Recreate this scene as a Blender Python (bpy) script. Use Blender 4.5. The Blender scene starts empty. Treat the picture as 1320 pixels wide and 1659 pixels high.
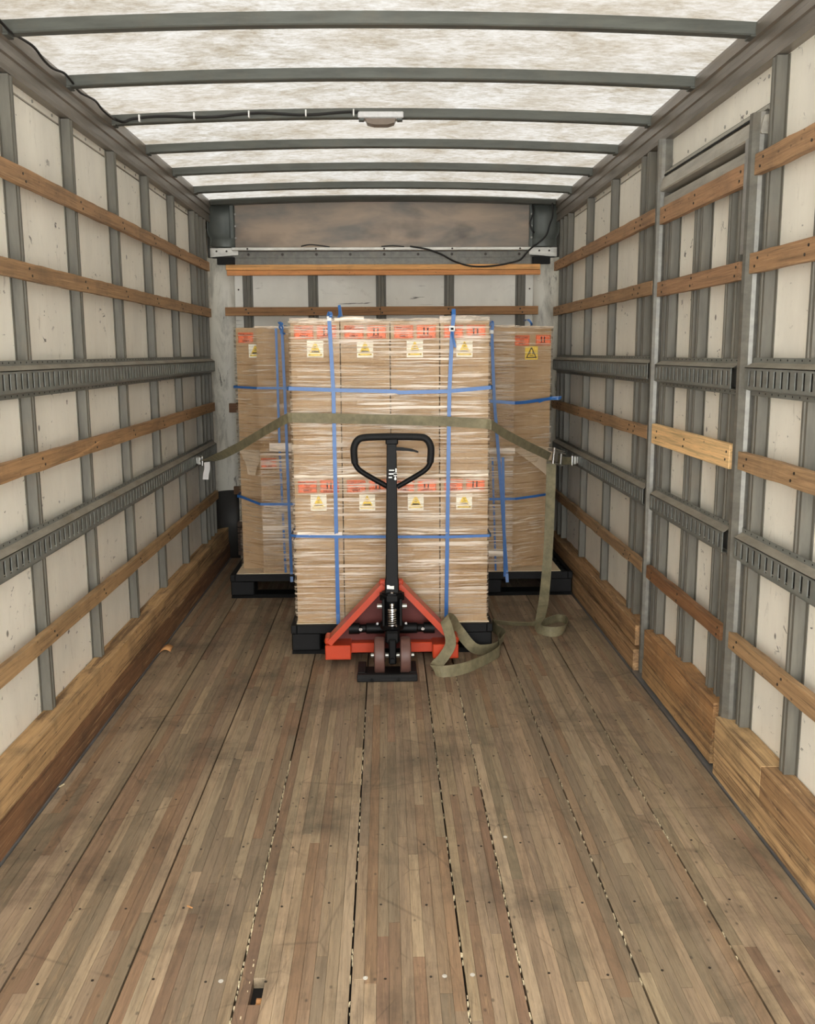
import bpy, bmesh, math, random
from mathutils import Vector, Matrix, noise
random.seed(7)
C = bpy.context.scene.collection
sc = bpy.context.scene

# ------------------------------------------------------------------ camera, world, exposure
cam = bpy.data.objects.new('camera', bpy.data.cameras.new('camera'))
C.objects.link(cam)
sc.camera = cam
pitch, yaw, roll = 0.1674, 0.0227, -0.0049
cp, sp, cy, sy = math.cos(pitch), math.sin(pitch), math.cos(yaw), math.sin(yaw)
F = Vector((sy*cp, cy*cp, -sp)); R0 = Vector((cy, -sy, 0)); U0 = R0.cross(F)
Rr = math.cos(roll)*R0 + math.sin(roll)*U0
Ur = -math.sin(roll)*R0 + math.cos(roll)*U0
mw = Matrix((Rr, Ur, -F)).transposed().to_4x4()
mw.translation = Vector((-0.0008, 0, 1.4881))
cam.matrix_world = mw
cam.data.sensor_fit = 'HORIZONTAL'
cam.data.sensor_width = 36
cam.data.lens = 1530.27/1320*36
cam.data.clip_start = 0.02

w = bpy.data.worlds.new('overcast_sky'); sc.world = w; w.use_nodes = True
bg = w.node_tree.nodes['Background']
bg.inputs[0].default_value = (0.995, 1.0, 0.985, 1)
bg.inputs[1].default_value = 8.6
sun = bpy.data.objects.new('sun', bpy.data.lights.new('sun', 'SUN'))
C.objects.link(sun)
sun.data.energy = 3.0; sun.data.angle = math.radians(60); sun.data.color = (1.0, 1.0, 0.985)
sun.rotation_euler = (math.radians(12), math.radians(5), 0)
vs = sc.view_settings
vs.view_transform = 'Standard'; vs.look = 'None'; vs.gamma = 1; vs.exposure = 0.15
try: vs.use_curve_mapping = False
except Exception: pass
sc.cycles.max_bounces = 12; sc.cycles.diffuse_bounces = 6; sc.cycles.transparent_max_bounces = 16

# ------------------------------------------------------------------ materials
M = {}
def lin(c):
    return tuple(((v/255/12.92) if v/255 <= .04045 else ((v/255+.055)/1.055)**2.4) for v in c)
class NT:
    def __init__(s, name):
        s.m = bpy.data.materials.new(name); s.m.use_nodes = True; s.t = s.m.node_tree; s.t.nodes.clear()
        s.out = s.n('ShaderNodeOutputMaterial')
    def n(s, k, **kw):
        x = s.t.nodes.new(k)
        for a, b in kw.items(): setattr(x, a, b)
        return x
    def l(s, a, b): s.t.links.new(a, b)
    def val(s, i, v):
        if hasattr(v, 'is_linked') or isinstance(v, bpy.types.NodeSocket): s.l(v, i)
        else: i.default_value = v
    def coord(s, scale=(1, 1, 1), rot=(0, 0, 0), kind='Object'):
        c = s.n('ShaderNodeTexCoord'); mp = s.n('ShaderNodeMapping')
        mp.inputs['Scale'].default_value = scale; mp.inputs['Rotation'].default_value = rot
        s.l(c.outputs[kind], mp.inputs[0]); return mp.outputs[0]
    def noise(s, vec, scale=5, detail=4, rough=.6, dist=0):
        x = s.n('ShaderNodeTexNoise'); s.l(vec, x.inputs['Vector'])
        x.inputs['Scale'].default_value = scale; x.inputs['Detail'].default_value = detail
        x.inputs['Roughness'].default_value = rough; x.inputs['Distortion'].default_value = dist
        return x.outputs['Fac']
    def ramp(s, f, stops, interp='LINEAR'):
        x = s.n('ShaderNodeValToRGB'); x.color_ramp.interpolation = interp
        e = x.color_ramp.elements
        while len(e) < len(stops): e.new(.5)
        for i, (p, c) in enumerate(stops):
            e[i].position = p; e[i].color = (c, c, c, 1) if isinstance(c, (int, float)) else (*c, 1)
        s.l(f, x.inputs[0]); return x.outputs[0]
    def mix(s, f, a, b, mode='MIX'):
        x = s.n('ShaderNodeMix', data_type='RGBA', blend_type=mode)
        s.val(x.inputs[0], f)
        for i, v in ((6, a), (7, b)):
            if isinstance(v, tuple): x.inputs[i].default_value = (*v[:3], 1)
            else: s.l(v, x.inputs[i])
        return x.outputs[2]
    def bump(s, h, strength=.3, dist=.002):
        x = s.n('ShaderNodeBump'); x.inputs['Strength'].default_value = strength
        x.inputs['Distance'].default_value = dist; s.l(h, x.inputs['Height']); return x.outputs[0]
    def pbr(s, col, rough=.5, metal=0, normal=None, **kw):
        p = s.n('ShaderNodeBsdfPrincipled')
        if isinstance(col, tuple): p.inputs['Base Color'].default_value = (*col[:3], 1)
        else: s.l(col, p.inputs['Base Color'])
        s.val(p.inputs['Roughness'], rough); s.val(p.inputs['Metallic'], metal)
        if normal is not None: s.l(normal, p.inputs['Normal'])
        for k, v in kw.items(): p.inputs[k].default_value = v
        s.l(p.outputs[0], s.out.inputs[0]); return p

def simple(name, rgb, rough=.5, metal=0, var=.12, scale=12, bump=0.0, **kw):
    t = NT(name); c = lin(rgb)
    nz = t.noise(t.coord(), scale, 5)
    col = t.mix(t.ramp(nz, [(.3, 0.0), (.7, 1.0)]), tuple(v*(1-var) for v in c), tuple(min(1, v*(1+var)) for v in c))
    nrm = t.bump(nz, bump, .003) if bump else None
    t.pbr(col, rough, metal, nrm, **kw); M[name] = t.m; return t.m

def wood(name, scale, dirt=.5, rough=.75, ring=0.0, dscale=3.0, streak=0.0, film=0.0, scratch=0.0):
    """grain runs along the axis with the small scale; the colour of each piece is its own 'tint'"""
    t = NT(name)
    a = t.n('ShaderNodeAttribute', attribute_name='tint')
    g1 = t.noise(t.coord(scale), 1.0, 6, .65, .4)
    g2 = t.noise(t.coord(tuple(v*3.2 for v in scale)), 1.0, 5, .7)
    f = t.ramp(g1, [(.28, .58), (.5, 1.0), (.72, 1.22)])
    col = t.mix(1.0, a.outputs['Color'], f, 'MULTIPLY')
    f2 = t.ramp(g2, [(.34, .62), (.46, 1.0), (.75, 1.1)])
    col = t.mix(.85, col, f2, 'MULTIPLY')
    if ring:
        wv = t.n('ShaderNodeTexWave', wave_type='BANDS', bands_direction='Z')
        t.l(t.coord((1, .25, 1) if scale[1] < scale[0] else (.25, 1, 1)), wv.inputs[0])
        wv.inputs['Scale'].default_value = 28; wv.inputs['Distortion'].default_value = 5; wv.inputs['Detail'].default_value = 2
        wv.inputs['Detail Scale'].default_value = .6
        col = t.mix(ring, col, t.ramp(wv.outputs['Fac'], [(0, .7), (.6, 1.1)]), 'MULTIPLY')
    if streak:
        g3 = t.noise(t.coord(tuple(v*.55 for v in scale)), 1.0, 8, .75, .8)
        col = t.mix(t.ramp(g3, [(.50, 0.0), (.60, streak)]), col, lin((84, 56, 34)))
        g4 = t.noise(t.coord(tuple(v*1.4 for v in scale), (.02, 0, 0)), 1.0, 8, .7, .5)
        col = t.mix(t.ramp(g4, [(.56, 0.0), (.66, streak*.8)]), col, lin((222, 186, 138)))
    if film:
        g5 = t.noise(t.coord((2.2, 1.1, 1)), 2.2, 8, .7, .4)
        col = t.mix(t.ramp(g5, [(.3, film*.5), (.65, film)]), col, lin((134, 117, 95)))
    if scratch:
        for k, (an, sc1_) in enumerate(((.5, 2.3), (-.9, 3.1), (.1, 4.2))):
            vv = t.n('ShaderNodeTexVoronoi', feature='DISTANCE_TO_EDGE'); cc = t.coord((1, .45, 1), (0, 0, an)); t.l(cc, vv.inputs[0]); vv.inputs['Scale'].default_value = sc1_
            mk_ = t.mix(1.0, t.ramp(vv.outputs['Distance'], [(.0015, scratch), (.006, 0.0)]), t.ramp(t.noise(t.coord(), 3+k, 2), [(.5, 0.0), (.6, 1.0)]), 'MULTIPLY')
            col = t.mix(mk_, col, lin((74, 60, 46)))
    d = t.noise(t.coord(), dscale, 8, .68, .3)
    col = t.mix(t.ramp(d, [(.5, 0.0), (.72, dirt)]), col, lin((52, 46, 38)))
    # small dents and nicks
    v = t.n('ShaderNodeTexVoronoi', feature='F1'); t.l(t.coord((1, .6, 1)), v.inputs[0]); v.inputs['Scale'].default_value = 23
    col = t.mix(t.ramp(v.outputs['Distance'], [(.05, .6), (.12, 0.0)]), col, lin((45, 38, 30)))
    t.pbr(col, rough, 0, t.bump(g2, .45, .0015)); M[name] = t.m; return t.m

wood('floor_wood', (75, 4.5, 40), dirt=.7, rough=.62, dscale=2.4, film=.36, scratch=.4, streak=.32)
wood('slat_wood', (55, 2.2, 75), dirt=.45, rough=.7, streak=.3)
wood('slat_wood_across', (2.2, 60, 75), dirt=.3, rough=.7, ring=.45)
wood('pine_wood', (60, 2.0, 60), dirt=.1, rough=.65, ring=.22)
wood('kick_wood', (40, 1.8, 70), dirt=.5, rough=.75, dscale=4.5, streak=.75)

# cream wall panels: glossy paint with scuffs, nicks and grime
def panel_mat(name, base, grime=.6, rough=.38):
    t = NT(name)
    b = lin(base)
    n1 = t.noise(t.coord((1, 1, .6)), 3.2, 7, .6)
    col = t.mix(t.ramp(n1, [(.35, 0.0), (.68, 1.0)]), tuple(v*.88 for v in b), tuple(min(1, v*1.04) for v in b))
    n2 = t.noise(t.coord((1, 6, 1.5)), 5, 6, .75, 1.2)
    col = t.mix(t.ramp(n2, [(.60, 0.0), (.70, .45*grime)]), col, lin((120, 108, 88)))
    n3 = t.noise(t.coord((1, 9, 14), (.5, 0, 0)), 2.2, 5, .6, .6)
    n4 = t.noise(t.coord(), 4.1, 2)
    sc_ = t.mix(1.0, t.ramp(n3, [(.645, 0.0), (.675, .9)]), t.ramp(n4, [(.46, 0.0), (.58, 1.0)]), 'MULTIPLY')
    col = t.mix(sc_, col, lin((70, 64, 54)))
    v = t.n('ShaderNodeTexVoronoi'); t.l(t.coord((1, 1, .8)), v.inputs[0]); v.inputs['Scale'].default_value = 5.5
    col = t.mix(t.ramp(v.outputs['Distance'], [(.035, .8), (.06, 0.0)]), col, lin((58, 50, 40)))
    n5 = t.noise(t.coord((1, 14, 1.2)), 3, 4, .7)
    t.pbr(col, t.ramp(n5, [(.3, rough-.1), (.7, rough+.22)]), 0, t.bump(n1, .25, .006)); M[name] = t.m
panel_mat('wall_paint', (238, 233, 219), .9)
panel_mat('wall_paint_back', (232, 230, 220), .5, .45)

def corner_mat():
    t = NT('corner_paint'); b = lin((205, 202, 190))
    n2 = t.noise(t.coord((3, 3, 1.0)), 3.2, 8, .7, .5)
    col = t.mix(t.ramp(n2, [(.50, 0.0), (.66, .6)]), b, lin((112, 108, 98)))
    n3 = t.noise(t.coord((5, 5, 1.6)), 3.6, 6, .75, .8)
    col = t.mix(t.ramp(n3, [(.61, 0.0), (.66, .85)]), col, lin((50, 47, 42)))
    t.pbr(col, .5); M['corner_paint'] = t.m
corner_mat()

def steel(name, rgb, rough=.45, metal=.35, streak=(8, 8, 1.2), dust=.3):
    t = NT(name); b = lin(rgb)
    n1 = t.noise(t.coord(streak), 4, 6, .65)
    col = t.mix(t.ramp(n1, [(.3, 0.0), (.7, 1.0)]), tuple(v*.72 for v in b), tuple(min(1, v*1.2) for v in b))
    n2 = t.noise(t.coord(), 7, 6, .7)
    col = t.mix(t.ramp(n2, [(.52, 0.0), (.75, dust)]), col, lin((120, 104, 82)))
    t.pbr(col, rough, metal, t.bump(n1, .1, .002)); M[name] = t.m
steel('stud_steel', (103, 100, 90), .55, .05)
steel('track_steel', (116, 118, 112), .48, .15, (6, 2, 6), .25)
steel('track_slot_shade', (60, 60, 56), .6, .1, (6, 2, 6), .3)  # plate behind the slots: steel darkened to paint in the slot shadow
steel('track_ledge', (142, 135, 121), .55, .15, (6, 2, 6), .7)
steel('header_light', (170, 165, 152), .4, .2, (8, 1.0, 8), .4)
steel('rail_metal', (124, 116, 106), .38, .4, (8, 1.0, 8), .4)
steel('bow_steel', (88, 90, 84), .5, .2, (1, 6, 6), .2)
steel('header_frame', (108, 106, 98), .4, .3, (8, 1.0, 8), .3)
steel('floor_edge_metal', (118, 118, 118), .4, .4, (8, 1.5, 8), .5)
steel('bright_metal', (150, 148, 142), .4, .3, (8, 8, 8), .05)
steel('white_trim', (222, 220, 212), .4, .1, (2, 8, 8), .3)

def roof_mat():
    t = NT('roof_fibreglass')
    n1 = t.noise(t.coord((1.3, 1.8, 1), (0, 0, .35)), 3.0, 12, .74, .4)
    n2 = t.noise(t.coord((2.2, 5.0, 1), (0, 0, -.35)), 9.0, 9, .78, .3)
    n3 = t.noise(t.coord(), 1.1, 3, .5)
    f1 = t.ramp(n1, [(.42, 0.0), (.66, 1.0)])
    f2 = t.ramp(n2, [(.42, 0.0), (.66, 1.0)])
    a = t.mix(f1, lin((255, 255, 253)), lin((204, 194, 176)))
    col = t.mix(f2, a, t.mix(1.0, a, lin((204, 196, 184)), 'MULTIPLY'))
    col = t.mix(t.ramp(n3, [(.35, .25), (.65, 0.0)]), col, lin((228, 214, 194)))
    sc1 = t.mix(1.0, col, (.122, .122, .122), 'MULTIPLY')
    tr = t.n('ShaderNodeBsdfTranslucent'); t.l(sc1, tr.inputs[0])
    df = t.n('ShaderNodeBsdfDiffuse'); t.l(t.mix(1.0, col, (.6, .6, .6), 'MULTIPLY'), df.inputs[0])
    mx = t.n('ShaderNodeMixShader'); mx.inputs[0].default_value = .25
    t.l(tr.outputs[0], mx.inputs[1]); t.l(df.outputs[0], mx.inputs[2]); t.l(mx.outputs[0], t.out.inputs[0])
    M['roof_fibreglass'] = t.m
roof_mat()

def header_mat():
    t = NT('stained_header')
    n1 = t.noise(t.coord((1, 1, 3.4)), 1.9, 6, .55, .3)
    n2 = t.noise(t.coord((.9, 1, 1.4)), 2.6, 4, .5, .2)
    col = t.mix(t.ramp(n1, [(.35, 0.0), (.62, 1.0)]), lin((112, 106, 98)), lin((158, 138, 118)))
    col = t.mix(t.ramp(n2, [(.55, 0.0), (.72, .75)]), col, lin((62, 58, 55)))
    t.pbr(col, .42, .15); M['stained_header'] = t.m
header_mat()

def cardboard_mat():
    t = NT('cardboard')
    nz = t.noise(t.coord((1, 1, .5)), 6, 4)
    fl = t.noise(t.coord((90, 90, 2)), 1.0, 2)
    col = t.mix(t.ramp(nz, [(.3, 0.0), (.7, 1.0)]), lin((172, 142, 106)), lin((188, 158, 120)))
    col = t.mix(t.ramp(fl, [(.4, .12), (.6, 0.0)]), col, lin((140, 110, 80)))
    t.pbr(col, .72, 0, t.bump(fl, .15, .001)); M['cardboard'] = t.m
cardboard_mat()

def film_mat(name, lo, hi, scale=(2.2, 2.2, 62), amount=.75, clear=.06):
    """clear stretch film: horizontal folds are thicker and whiter film, the rest is clear and glossy"""
    t = NT(name)
    n1 = t.noise(t.coord(scale), 1.0, 5, .68, .55)
    n2 = t.noise(t.coord((1.2, 1.2, 2.2)), 1.6, 3, .5)
    n3 = t.noise(t.coord(tuple(v*1.9 for v in scale), (0, .06, 0)), 1.0, 4, .6, .3)
    f = t.ramp(n1, [(lo, 0.0), (hi, 1.0)])
    g = t.ramp(n3, [(lo+.02, 0.0), (hi+.04, .8)])
    mx = t.n('ShaderNodeMath', operation='MAXIMUM'); t.l(f, mx.inputs[0]); t.l(g, mx.inputs[1])
    pm = t.n('ShaderNodeMath', operation='MULTIPLY'); t.l(mx.outputs[0], pm.inputs[0]); t.l(t.ramp(n2, [(.32, .25), (.56, 1.0)]), pm.inputs[1])
    am = t.n('ShaderNodeMath', operation='MULTIPLY_ADD'); t.l(pm.outputs[0], am.inputs[0]); am.inputs[1].default_value = amount; am.inputs[2].default_value = clear
    p = t.n('ShaderNodeBsdfPrincipled')
    p.inputs['Base Color'].default_value = (*lin((238, 220, 196)), 1); p.inputs['Roughness'].default_value = .22
    p.inputs['Specular IOR Level'].default_value = .8
    t.l(t.bump(n1, .6, .004), p.inputs['Normal'])
    tr = t.n('ShaderNodeBsdfTransparent'); n4 = t.noise(t.coord(tuple(v*1.3 for v in scale), (0, -.05, 0)), 1.0, 4, .65, .4); t.l(t.mix(t.ramp(n4, [(.36, 1.0), (.47, 0.0)]), (.99, .985, .97), (.66, .60, .52)), tr.inputs[0])
    ms = t.n('ShaderNodeMixShader'); t.l(am.outputs[0], ms.inputs[0]); t.l(tr.outputs[0], ms.inputs[1]); t.l(p.outputs[0], ms.inputs[2])
    t.l(ms.outputs[0], t.out.inputs[0]); M[name] = t.m
film_mat('stretch_film', .532, .562, (1.9, 1.9, 88), .70)
film_mat('stretch_film_light', .555, .60, (2.4, 2.4, 85), amount=.55, clear=.03)
film_mat('film_fold', .25, .5, (6, 6, 40), .9, .25)
film_mat('film_edge', .35, .6, (9, 9, 60), .8, .12)

def webbing_mat():
    t = NT('olive_webbing')
    n = t.noise(t.coord(), 16, 6, .7)
    wv = t.n('ShaderNodeTexWave', wave_type='BANDS', bands_direction='DIAGONAL'); t.l(t.coord(), wv.inputs[0]); wv.inputs['Scale'].default_value = 150
    col = t.mix(t.ramp(n, [(.35, 0.0), (.68, 1.0)]), lin((112, 105, 80)), lin((146, 137, 106)))
    col = t.mix(.25, col, t.ramp(wv.outputs[0], [(0, .6), (1, 1.1)]), 'MULTIPLY')
    t.pbr(col, .7, 0, t.bump(wv.outputs[0], .3, .0006)); M['olive_webbing'] = t.m
webbing_mat()
simple('blue_strapping', (46, 102, 168), .35, 0, .1, 40)
simple('white_plastic', (235, 235, 232), .4)
simple('black_plastic', (15, 15, 16), .6, 0, .25, 18, .1, **{'Specular IOR Level': .25})
simple('black_paint', (7, 7, 8), .55, 0, .2, 10, **{'Specular IOR Level': .22})
simple('shaded_maroon', (92, 24, 14), .6, 0, .2, 6)  # jack plate: maroon with the shade inside the frame put into the colour
simple('black_rubber', (22, 22, 22), .65, 0, .3, 20, .2, **{'Specular IOR Level': .3})
simple("orange_paint", (190, 62, 26), .35, 0, .08, 9)
simple('wheel_brown', (98, 68, 60), .5, 0, .12, 14)
simple('chrome', (225, 225, 225), .18, 1.0, .05)
simple('dull_zinc', (170, 168, 160), .35, .8, .1)
simple('dark_casting', (84, 88, 84), .45, .25, .15, 8)
simple('shadow_black', (12, 12, 12), .8)
simple('black_patch', (44, 43, 41), .6)
simple('cable_black', (20, 19, 18), .5)
simple('label_orange', (246, 118, 68), .55, 0, .04)
simple('label_ink', (40, 16, 14), .6)
simple('sticker_white', (244, 240, 222), .5, 0, .03)
simple('sticker_yellow', (240, 206, 66), .5, 0, .04)
simple('sticker_ink', (78, 66, 20), .6)
simple('slip_sheet', (226, 208, 176), .7, 0, .06)
simple('kraft_paper', (196, 176, 150), .6, 0, .1, 8)
simple('box_tape', (172, 142, 108), .5, 0, .06, 8)
simple('tag_white', (222, 218, 214), .55, 0, .06)
simple('lamp_lens', (120, 108, 96), .3)
simple('lamp_housing', (205, 205, 205), .4, .2, .1, 60)
simple('crumb_pale', (215, 200, 165), .8)
simple('wood_chip', (205, 150, 95), .7)
simple('screw_dark', (50, 42, 34), .5, .3)
simple('screw_bright', (210, 205, 195), .4, .3)
simple('underfloor', (22, 19, 16), .9)

# ------------------------------------------------------------------ mesh helpers
def B(): return bmesh.new()
def box(bm, x0, x1, y0, y1, z0, z1, tint=None, bev=0, seg=1):
    v = [bm.verts.new((x, y, z)) for x in (x0, x1) for y in (y0, y1) for z in (z0, z1)]
    fs = [bm.faces.new([v[i] for i in q]) for q in ((0, 1, 3, 2), (4, 6, 7, 5), (0, 4, 5, 1), (2, 3, 7, 6), (0, 2, 6, 4), (1, 5, 7, 3))]
    if bev:
        es = list({e for f in fs for e in f.edges})
        r = bmesh.ops.bevel(bm, geom=es, offset=bev, segments=seg, affect='EDGES', profile=.5)
        fs = list({f for f in r['faces']} | {f for f in fs if f.is_valid})
    if tint is not None: paint(bm, fs, tint)
    return fs
def paint(bm, fs, tint):
    L = bm.loops.layers.float_color.get('tint') or bm.loops.layers.float_color.new('tint')
    for f in fs:
        for lo in f.loops: lo[L] = (*tint, 1)
def prism(bm, poly, axis, a, b, tint=None):
    """extrude a 2-D polygon along axis from a to b; poly holds the two other coordinates in xyz order"""
    def P(p, t):
        return {'x': (t, p[0], p[1]), 'y': (p[0], t, p[1]), 'z': (p[0], p[1], t)}[axis]
    A = [bm.verts.new(P(p, a)) for p in poly]; Bv = [bm.verts.new(P(p, b)) for p in poly]
    n = len(poly); fs = [bm.faces.new([A[i], A[(i+1) % n], Bv[(i+1) % n], Bv[i]]) for i in range(n)]
    fs += [bm.faces.new(A[::-1]), bm.faces.new(Bv)]
    if tint is not None: paint(bm, fs, tint)
    return fs
def frame_at(pts, i):
    a = Vector(pts[max(i-1, 0)]); b = Vector(pts[min(i+1, len(pts)-1)])
    t = (b-a).normalized() if (b-a).length > 1e-9 else Vector((0, 0, 1))
    return t
def tube(bm, pts, r, n=10, cap=True, closed=False):
    pts = [Vector(p) for p in pts]; rings = []; u = None
    N = len(pts)
    for i, p in enumerate(pts):
        if closed: t = (pts[(i+1) % N]-pts[i-1]).normalized()
        else: t = frame_at(pts, i)
        if u is None:
            u = t.orthogonal().normalized()
        u = (u - t*u.dot(t))
        u = u.normalized() if u.length > 1e-6 else t.orthogonal().normalized()
        v = t.cross(u); rr = r[i] if isinstance(r, (list, tuple)) else r
        rings.append([bm.verts.new(p + u*math.cos(2*math.pi*k/n)*rr + v*math.sin(2*math.pi*k/n)*rr) for k in range(n)])
    m = N if closed else N-1
    for i in range(m):
        a, b = rings[i], rings[(i+1) % N]
        for k in range(n): bm.faces.new([a[k], a[(k+1) % n], b[(k+1) % n], b[k]])
    if cap and not closed: bm.faces.new(rings[0][::-1]); bm.faces.new(rings[-1])
def spline(pts, k=6, closed=False):
    pts = [Vector(p) for p in pts]; out = []; N = len(pts)
    rng = N if closed else N-1
    for i in range(rng):
        if closed: p0, p1, p2, p3 = pts[i-1], pts[i], pts[(i+1) % N], pts[(i+2) % N]
        else: p0, p1, p2, p3 = pts[max(i-1, 0)], pts[i], pts[i+1], pts[min(i+2, N-1)]
        for j in range(k):
            t = j/k
            out.append(.5*((2*p1)+(-p0+p2)*t+(2*p0-5*p1+4*p2-p3)*t*t+(-p0+3*p1-3*p2+p3)*t**3))
    if not closed: out.append(pts[-1])
    return out
def ribbon(bm, pts, wv, width, th=.0016, closed=False):
    """flat band with real thickness; wv = width direction (one vector or one per point)"""
    pts = [Vector(p) for p in pts]; N = len(pts); rows = []
    for i, p in enumerate(pts):
        t = (pts[(i+1) % N]-pts[i-1]).normalized() if closed else frame_at(pts, i)
        w_ = Vector(wv[i]) if isinstance(wv, list) else Vector(wv)
        w_ = (w_ - t*w_.dot(t)).normalized(); nn = t.cross(w_)
        wd = width[i] if isinstance(width, list) else width
        rows.append([bm.verts.new(p + w_*a*wd/2 + nn*b*th/2) for a, b in ((-1, -1), (1, -1), (1, 1), (-1, 1))])
    m = N if closed else N-1
    for i in range(m):
        a, b = rows[i], rows[(i+1) % N]
        for k in range(4): bm.faces.new([a[k], a[(k+1) % 4], b[(k+1) % 4], b[k]])
    if not closed: bm.faces.new(rows[0][::-1]); bm.faces.new(rows[-1])
def cyl(bm, c, r, h, axis='z', n=16, r2=None):
    c = Vector(c); d = {'x': Vector((1, 0, 0)), 'y': Vector((0, 1, 0)), 'z': Vector((0, 0, 1))}[axis]
    tube(bm, [c-d*h/2, c+d*h/2], [r, r if r2 is None else r2], n)
def lathe(bm, c, prof, axis='x', n=24):
    c = Vector(c); d = {'x': Vector((1, 0, 0)), 'y': Vector((0, 1, 0)), 'z': Vector((0, 0, 1))}[axis]
    u = d.orthogonal().normalized(); v = d.cross(u); rings = []
    for (r, h) in prof:
        rings.append([bm.verts.new(c + d*h + (u*math.cos(2*math.pi*k/n)+v*math.sin(2*math.pi*k/n))*max(r, 1e-4)) for k in range(n)])
    for a, b in zip(rings, rings[1:]):
        for k in range(n): bm.faces.new([a[k], a[(k+1) % n], b[(k+1) % n], b[k]])
    bm.faces.new(rings[0][::-1]); bm.faces.new(rings[-1])
def obj(name, bm, mat, parent=None, smooth=False, mats=None):
    bmesh.ops.recalc_face_normals(bm, faces=bm.faces[:])
    me = bpy.data.meshes.new(name); bm.to_mesh(me); bm.free()
    for m in (mats or [mat]): me.materials.append(M[m])
    if smooth:
        me.shade_smooth()
        try: me.set_sharp_from_angle(angle=math.radians(40))
        except Exception: pass
    o = bpy.data.objects.new(name, me); C.objects.link(o)
    if parent: o.parent = parent
    return o
def empty(name, loc=(0, 0, 0)):
    o = bpy.data.objects.new(name, None); C.objects.link(o); o.location = loc; return o
def tag(o, label=None, cat=None, group=None, kind=None):
    if label: o['label'] = label
    if cat: o['category'] = cat
    if group: o['group'] = group
    if kind: o['kind'] = kind
    return o
def struct(name): return tag(empty(name), kind='structure')
def rnd(a, b): return random.uniform(a, b)
def vary(c, k=.1):
    f = 1+rnd(-k, k); return tuple(min(1, v*f*(1+rnd(-.03, .03))) for v in c)
_txt = {}
def text_mesh(s, size, mat, bold=0.0):
    key = (s, size, mat)
    if key not in _txt:
        cu = bpy.data.curves.new('lettering', 'FONT'); cu.body = s; cu.size = size; cu.align_x = 'CENTER'; cu.align_y = 'CENTER'
        cu.resolution_u = 2; cu.offset = bold
        o = bpy.data.objects.new('t', cu); C.objects.link(o)
        bpy.context.view_layer.update()
        me = bpy.data.meshes.new_from_object(o.evaluated_get(bpy.context.evaluated_depsgraph_get()))
        me.name = 'lettering'; me.materials.clear(); me.materials.append(M[mat])
        bpy.data.objects.remove(o); _txt[key] = me
    return _txt[key]
def text(s, size, mat, parent, loc, rot=(math.pi/2, 0, 0), sx=1.0, bold=0.0):
    o = bpy.data.objects.new('lettering', text_mesh(s, size, mat, bold)); C.objects.link(o)
    o.parent = parent; o.location = loc; o.rotation_euler = rot; o.scale = (sx, 1, 1)
    return o

XP, XS, XF = 1.235, 1.20, 1.177          # panel plane, stud face, slat face
YE, YB = -0.35, 6.86                     # rear opening, front bulkhead
ZR = 2.53

# ------------------------------------------------------------------ floor
BR = [lin(c) for c in ((172, 150, 122), (164, 142, 114), (154, 133, 107), (148, 128, 104), (138, 121, 98), (130, 114, 93))]
RD = [lin(c) for c in ((146, 114, 86), (136, 106, 82), (128, 100, 78), (150, 122, 96))]
floor = struct('floor')
bm = B(); box(bm, -1.26, 1.26, YE, 6.95, -.09, -.03); obj('underlay', bm, 'underfloor', floor)
edges_x = [-1.147, -.925, -.64, -.363, -.096, .178, .317, .60, .862, 1.147]
strips = []
for a, b in zip(edges_x, edges_x[1:]):
    n = max(2, round((b-a)/.0305)); wd = (b-a-.005)/n
    for i in range(n):
        x0 = a+.0025+i*wd; x1 = x0+wd
        hole = x0 < -.304 < x1
        y = YE + rnd(0, .5); cuts = [YE]
        while y < YB-.15:
            cuts.append(y); y += random.choice((rnd(.25, .6), rnd(.6, 1.3), rnd(1.0, 1.9)))
        cuts.append(YB)
        if hole: cuts = [c for c in cuts if not 1.3 < c < 2.7] + [1.975, 2.07]; cuts.sort()
        red = random.random() < .24
        for c0, c1 in zip(cuts, cuts[1:]):
            if hole and abs(c0-1.975) < 1e-6: continue
            isred = random.random() < (.55 if red else .12)
            strips.append((x0+.00035, x1-.00035, c0+.0006, c1-.0006, rnd(-.0008, .0004), vary(random.choice(RD if isred else BR), .10)))
vis = sorted([s for s in strips if s[3] > 1.95], key=lambda s: s[2])
near, far = vis[:300], vis[300:] + [s for s in strips if s[3] <= 1.95]
for s in near:
    bm = B(); box(bm, s[0], s[1], s[2], s[3], -.028, s[4], s[5]); obj('floor_strip', bm, 'floor_wood', floor)
bm = B()
for s in far: box(bm, s[0], s[1], s[2], s[3], -.028, s[4], s[5])
tag(obj('distant_floor_strips', bm, 'floor_wood', floor), kind='stuff')
# pale crumbs lodged in the wide joints
bm = B()
for xg, y0, y1, n in ((-.363, 1.8, 3.3, 130), (-.34, 1.8, 2.3, 40), (.178, 1.8, 4.0, 60), (.317, 1.9, 4.2, 130), (-.096, 1.9, 3.8, 50), (.60, 2.0, 4.2, 70), (.862, 2.1, 4.0, 70)):
    for k in range(n):
        y = rnd(y0, y1); s = rnd(.0012, .0032); x = xg+rnd(-.002, .002)
        box(bm, x-s*.5, x+s*.5, y-s*1.6, y+s*1.6, -.008, rnd(-.004, .0012))
tag(obj('joint_crumbs', bm, 'crumb_pale', floor), kind='stuff')
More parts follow.
